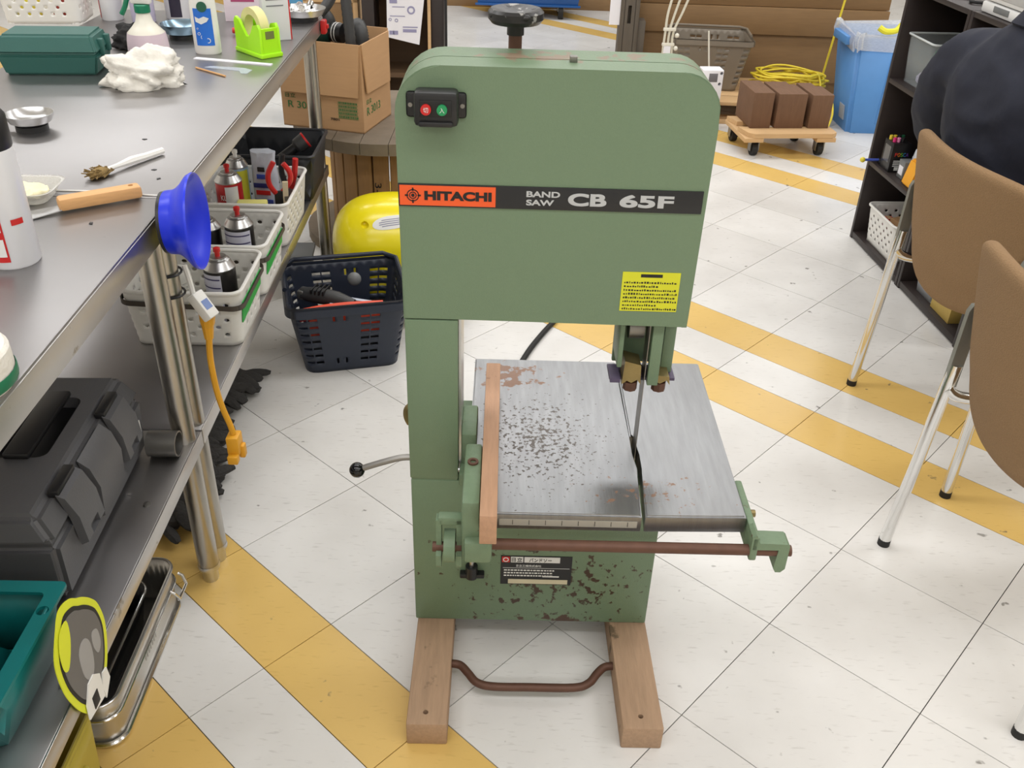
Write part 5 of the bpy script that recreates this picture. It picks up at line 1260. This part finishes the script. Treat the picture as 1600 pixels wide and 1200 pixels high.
lump('plastic_bag', 'small clear bag wedged between the grey carton and orange pouch', 'bag', UP(.085, .215, Z2), (.035, .03, .07), MATS['pale_film'], 2.2, .45, 16, 24, 14)
c = thing('parts_pouch', 'bright orange pouch standing on the middle shelf', 'pouch', UP(.045, .275, Z2), .085)
q = MB().hexa([(-.03, -.035, 0), (.03, -.035, 0), (.03, .035, 0), (-.03, .035, 0)], [(-.012, -.036, .085), (.012, -.036, .085), (.012, .036, .085), (-.012, .036, .085)])
bmesh.ops.bevel(q.bm, geom=q.bm.edges[:], offset=.006, segments=2, affect='EDGES'); q.build('pouch_body', mt_orangepouch, c)
# white basket low in the unit
stacking_basket('white perforated basket of brown boxes at the bottom of the shelf unit', UP(.112, .185, Z1), .20, .24, .13, rot=.085, strap=False)
for lb, a, b, r_, m_, sz in (('brown kraft box lying tilted in the white shelf basket', .11, .16, .3, mt_kraft, (.07, .06, .10)), ('white printed box at the back of the white shelf basket', .12, .235, .1, mt_paper, (.07, .04, .115)), ('dark red box beside the kraft box in the basket', .075, .115, .0, mt_red, (.03, .03, .09))):
    c = thing('small_box', lb, 'box', UP(a, b, Z1 + .004), .085 + r_)
    MB().box(-sz[0] / 2, sz[0] / 2, -sz[1] / 2, sz[1] / 2, 0, sz[2], .001).build('box_body', m_, c)
    MB().box(-.008, .008, -sz[1] / 2, sz[1] / 2, sz[2], sz[2] + .0006).build('tape_strip', M('pale_brown_tape', rgb(196, 160, 120), .4), c)
# second unit
c = thing('clear_box', 'empty clear plastic box at the bottom of the printer unit', 'box', UP(.10, .55, Z1), .085)
q = basket_shell(.14, .11, .11, .16, .13, .01, 16, 1, lambda i, j: None).build('box_wall', M('milky_box', rgb(206, 210, 216), .2), c); solid(q, .002)
base_plate(.14, .11, .01).build('box_floor', mt_milky, c)
c = thing('small_box', 'yellow brown carton at the bottom of the printer unit', 'box', UP(.09, .68, Z1), .085)
MB().box(-.07, .07, -.06, .06, 0, .05, .001).build('box_body', M('ochre_card', rgb(186, 158, 84), .6), c)
MB().box(-.07, .07, -.006, .006, .05, .0506).build('tape_strip', mt_tape, c)
c = thing('printer', 'white desktop printer standing on the dark shelf unit', 'printer', UP(.16, .60, ZT), .085)
MB().box(-.14, .16, -.19, .17, 0, .03, .006).build('base', mt_printer, c)
MB().box(-.14, .16, -.19, .17, .032, .12, .01).build('cover', mt_printer, c)
MB().box(-.1415, -.139, -.10, .13, .045, .1, .002).build('front_recess', M('light_grey_panel', rgb(186, 186, 184), .4), c)
MB().box(-.142, -.139, .02, .1, .01, .026, .001).build('paper_slot', mt_cartongrey, c)
tag(MB().tube(spline([UP(.05, .15, ZT + .006), UP(.03, .2, ZT + .006), UP(.08, .26, ZT + .006), UP(.05, .32, ZT + .006), UP(.12, .36, ZT + .006)]), .005, 8).build('black_cable', mt_rubber), 'black cable lying on the dark shelf unit top', 'cable')

# ------------------------------------------------------------------ chairs
def chair(label, loc, rot):
    c = thing('stacking_chair', label, 'chair', loc, rot, 'brown upholstered chairs')
    q = MB(); bm = q.bm; nu, nv = 18, 12; g = []
    for i in range(nu + 1):
        u = -1 + 2 * i / nu; row = []
        for j in range(nv + 1):
            v_ = j / nv
            zb = .392 + .055 * abs(u) ** 2.2 + .03 * abs(u) ** 8
            zt = .738 - .012 * abs(u) ** 6
            z = zb + (zt - zb) * v_
            hw = .236 - .034 * (1 - min(1, v_ * 1.0)) ** 1.3
            x = -.012 + .05 * abs(u) ** 2 - .035 * max(0, v_ - .15) + .05 * max(0, .25 - v_)
            row.append(bm.verts.new((x, hw * u, z)))
        g.append(row)
    for i in range(nu):
        for j in range(nv): bm.faces.new((g[i][j], g[i + 1][j], g[i + 1][j + 1], g[i][j + 1]))
    b = q.build('backrest', mt_brownfab, c, sharp=3)
    solid(b, .03, 0); sb = b.modifiers.new('soft', 'SUBSURF'); sb.levels = 1; sb.render_levels = 2
    q = MB().prism([(x + .25, y) for x, y in rrect(.43, .44, .12, 8)], .05, 'z', .392)
    bmesh.ops.bevel(q.bm, geom=[e for e in q.bm.edges if abs(e.verts[0].co.z - e.verts[1].co.z) < .001], offset=.009, segments=3, affect='EDGES')
    q.build('seat', mt_brownfab, c, sharp=1.2)
    MB().prism([(x + .25, y) for x, y in rrect(.42, .43, .12, 8)], .006, 'z', .385).build('seat_pan', M('cream_pan', rgb(206, 196, 176), .5), c)
    for s in (1, -1):
        l = MB().tube(spline([(0, .247 * s, .012), (.008, .238 * s, .2), (.014, .230 * s, .40), (.018, .228 * s, .47)]), .0125, 14).build('leg', mt_chrome, c)
        MB().cyl((0, .247 * s, 0), (0, .247 * s, .016), .0132, 14).build('foot_cap', mt_rubber, l)
        y0 = .2235 if s > 0 else -.2335
        MB().prism([(.004, .42), (.03, .42), (.034, .58), (.028, .598), (.012, .598), (.006, .585)], .010, 'y', y0).build('back_bracket', M('grey_painted_steel', rgb(150, 152, 146), .4, .6), c)
        MB().tube(spline([(.012, .226 * s, .42), (.05, .224 * s, .395), (.2, .22 * s, .375), (.38, .2 * s, .375), (.44, .21 * s, .36), (.46, .235 * s, .18), (.475, .247 * s, .012)]), .0115, 12).build('leg', mt_chrome, c)
        MB().cyl((.475, .247 * s, 0), (.475, .247 * s, .016), .0128, 14).build('foot_cap', mt_rubber, c)
    return c
chair('brown fabric chair that the person in navy sits on', (.987, 1.977, 0), .161)
chair('empty brown fabric chair beside the seated person', (.866, 1.312, 0), .166)

# ------------------------------------------------------------------ seated person, back to us
def skin_mesh(nodes, edges, root, sub=2):
    me = bpy.data.meshes.new('skin'); names = list(nodes); idx = {n: i for i, n in enumerate(names)}
    me.from_pydata([nodes[n][0] for n in names], [(idx[a], idx[b]) for a, b in edges], [])
    o = bpy.data.objects.new('skin', me); COL.objects.link(o)
    md = o.modifiers.new('s', 'SKIN'); md.use_smooth_shade = True
    for n in names:
        sv = me.skin_vertices[0].data[idx[n]]; r = nodes[n][1]; sv.radius = r if isinstance(r, tuple) else (r, r); sv.use_root = n == root
    ss = o.modifiers.new('ss', 'SUBSURF'); ss.levels = sub; ss.render_levels = sub
    dg = bpy.context.evaluated_depsgraph_get(); out = bpy.data.meshes.new_from_object(o.evaluated_get(dg))
    bpy.data.objects.remove(o)
    q = MB(); q.bm.from_mesh(out); return q
person = thing('person', 'person in a navy work jacket seated with their back turned', 'person', (.970, 2.095, 0), .161)
B = {'pelvis': ((.20, 0, .56), (.12, .10)), 'waist': ((.17, 0, .68), (.115, .09)), 'chest': ((.155, 0, .83), (.125, .095)), 'upper': ((.165, 0, .90), (.07, .06)), 'neck': ((.19, 0, 1.035), .05), 'jaw': ((.215, 0, 1.10), (.062, .07)), 'skull': ((.22, 0, 1.18), (.078, .09)), 'crown': ((.22, 0, 1.25), (.05, .06))}
E_ = [('pelvis', 'waist'), ('waist', 'chest'), ('chest', 'upper'), ('upper', 'neck'), ('neck', 'jaw'), ('jaw', 'skull'), ('skull', 'crown')]
for s, t in ((1, 'l'), (-1, 'r')):
    B.update({'sh' + t: ((.16, .17 * s, .855), .05), 'ua' + t: ((.155, .255 * s, .78), .045), 'el' + t: ((.19, .295 * s, .665), .04), 'wr' + t: ((.44, .20 * s, .634), .027), 'pa' + t: ((.50, .165 * s, .628), (.036, .018)),
              'hip' + t: ((.24, .09 * s, .545), .085), 'kn' + t: ((.62, .12 * s, .53), .06), 'ca' + t: ((.625, .12 * s, .33), .052), 'an' + t: ((.60, .12 * s, .09), .036), 'to' + t: ((.74, .13 * s, .04), (.036, .026))})
    E_ += [('upper', 'sh' + t), ('sh' + t, 'ua' + t), ('ua' + t, 'el' + t), ('el' + t, 'wr' + t), ('wr' + t, 'pa' + t), ('pelvis', 'hip' + t), ('hip' + t, 'kn' + t), ('kn' + t, 'ca' + t), ('ca' + t, 'an' + t), ('an' + t, 'to' + t)]
    for k, (dx, dy, ln_) in enumerate(((.05, .020, .07), (.052, .008, .078), (.05, -.006, .072), (.045, -.018, .058))):
        B['f%d%s' % (k, t)] = ((.50 + .03, .165 * s + dy * s, .63), .009); B['g%d%s' % (k, t)] = ((.53 + ln_ * .6, .16 * s + dy * 1.1 * s, .622), .008); B['h%d%s' % (k, t)] = ((.53 + ln_ * .9, .158 * s + dy * 1.1 * s, .606), .007)
        E_ += [('pa' + t, 'f%d%s' % (k, t)), ('f%d%s' % (k, t), 'g%d%s' % (k, t)), ('g%d%s' % (k, t), 'h%d%s' % (k, t))]
    B['t0' + t] = ((.49, (.165 - .04) * s, .625), .010); B['t1' + t] = ((.525, (.165 - .055) * s, .612), .0085); E_ += [('pa' + t, 't0' + t), ('t0' + t, 't1' + t)]
q = skin_mesh(B, E_, 'pelvis', 2)
q.build('body', mt_skin, person, sharp=3)
# jacket: lofted torso and sleeves melted into one surface, with soft folds
q = MB(); prev = None
for z, xc, a, b in ((.515, .20, .125, .17), (.60, .18, .13, .185), (.70, .165, .128, .20), (.78, .152, .127, .215), (.85, .150, .12, .215), (.905, .155, .105, .18), (.945, .163, .088, .125), (.975, .170, .075, .09), (1.0, .176, .066, .072)):
    ring = [q.bm.verts.new((xc + a * math.cos(t * PI / 14), b * math.sin(t * PI / 14), z)) for t in range(28)]
    if prev:
        for k in range(28): q.bm.faces.new((prev[k], prev[(k + 1) % 28], ring[(k + 1) % 28], ring[k]))
    else: q.bm.faces.new(ring[::-1])
    prev = ring
q.bm.faces.new(prev)
for s in (1, -1):
    P_ = spline([(.15, .12 * s, .855), (.15, .20 * s, .845), (.15, .265 * s, .775), (.185, .30 * s, .665), (.30, .26 * s, .64), (.425, .205 * s, .636)], 4)
    R_ = [.085, .087, .088, .088, .088, .088, .087, .086, .085, .083, .081, .079, .076, .073, .069, .065, .06, .056, .052, .048, .045]
    q.tube(P_, .08, 16, rs=R_[:len(P_)])
tmp = q.build('tmp', mt_jacket)
rm = tmp.modifiers.new('melt', 'REMESH'); rm.mode = 'VOXEL'; rm.voxel_size = .011
sm = tmp.modifiers.new('even', 'SMOOTH'); sm.iterations = 14; sm.factor = .6
out = bpy.data.meshes.new_from_object(tmp.evaluated_get(bpy.context.evaluated_depsgraph_get())); bpy.data.objects.remove(tmp)
q = MB(); q.bm.from_mesh(out); q.bm.normal_update()
for p in q.bm.verts:
    d = p.co.copy(); w_ = Vector((d.x * 4, d.y * 7 + d.z * 6, d.z * 9 - d.y * 5))
    ridge = 1 - abs(mn.noise(w_ * 1.1)) * 2.2
    p.co += p.normal * (.007 * mn.fractal(w_, 1, 2, 3) + .007 * ridge)
jk = q.build('jacket', mt_jacket, person, sharp=3)
q = MB().lathe([(.082, 0), (.088, .004), (.072, .04), (.066, .058), (.061, .058), (.066, .036), (.078, .004)], 28, Matrix.Translation((.170, 0, .958)) @ Matrix.Rotation(.22, 4, 'Y'), cap=False)
q.build('collar', mt_jacket, jk)
Tn = {'hip': ((.22, 0, .56), (.14, .105))}; TE = []
for s, t in ((1, 'l'), (-1, 'r')):
    Tn.update({'th' + t: ((.30, .10 * s, .552), .092), 'kn' + t: ((.62, .12 * s, .535), .074), 'ca' + t: ((.63, .12 * s, .33), .066), 'an' + t: ((.605, .12 * s, .10), .055)})
    TE += [('hip', 'th' + t), ('th' + t, 'kn' + t), ('kn' + t, 'ca' + t), ('ca' + t, 'an' + t)]
skin_mesh(Tn, TE, 'hip', 2).build('trousers', mt_trousers, person, sharp=3)
for s in (1, -1):
    q = MB().sphere((0, 0, 0), 1, u=16, v=10)
    for p in q.bm.verts: p.co = Vector((.665 + p.co.x * .135, .125 * s + p.co.y * .048, max(.004, .045 + p.co.z * .05)))
    q.build('shoe', mt_black, person, sharp=1)
    MB().sphere((.215, .081 * s, 1.155), .02, (.6, .35, 1.2), 10, 8).build('ear', mt_skin, person)
    MB().sphere((.292, .03 * s, 1.165), .009, (.7, 1, .8), 10, 8).build('eye', mt_white_print, person)
q = MB().sphere((.208, 0, 1.205), .1, (1.0, .86, .95), 28, 18)
bmesh.ops.delete(q.bm, geom=[v_ for v_ in q.bm.verts if v_.co.x > .24 and v_.co.z < 1.215 or v_.co.z < 1.14], context='VERTS')
solid(q.build('hair', mt_hair, person, sharp=3), .006)
MB().hexa([(.295, -.012, 1.125), (.295, .012, 1.125), (.28, .014, 1.12), (.28, -.014, 1.12)], [(.29, -.006, 1.17), (.29, .006, 1.17), (.28, .008, 1.17), (.28, -.008, 1.17)]).build('nose', mt_skin, person)
MB().box(.278, .287, -.02, .02, 1.096, 1.104, .002).build('mouth', M('lips', rgb(170, 100, 90), .5), person)

# coloured cloths seen through the holes of the basket behind the case
lump('folded_cloth', 'red brown cloth inside the basket behind the teal case', 'cloth', (-1.275, 2.725, BZ + .004), (.032, .04, .05), M('red_brown_cloth', rgb(150, 60, 50), .9), 1.7, .2, 14, 20, 12)
lump('folded_cloth', 'yellow cloth inside the basket behind the teal case', 'cloth', (-1.37, 2.71, BZ + .004), (.03, .04, .05), M('yellow_cloth', rgb(216, 200, 70), .9), 2.9, .2, 14, 20, 12)
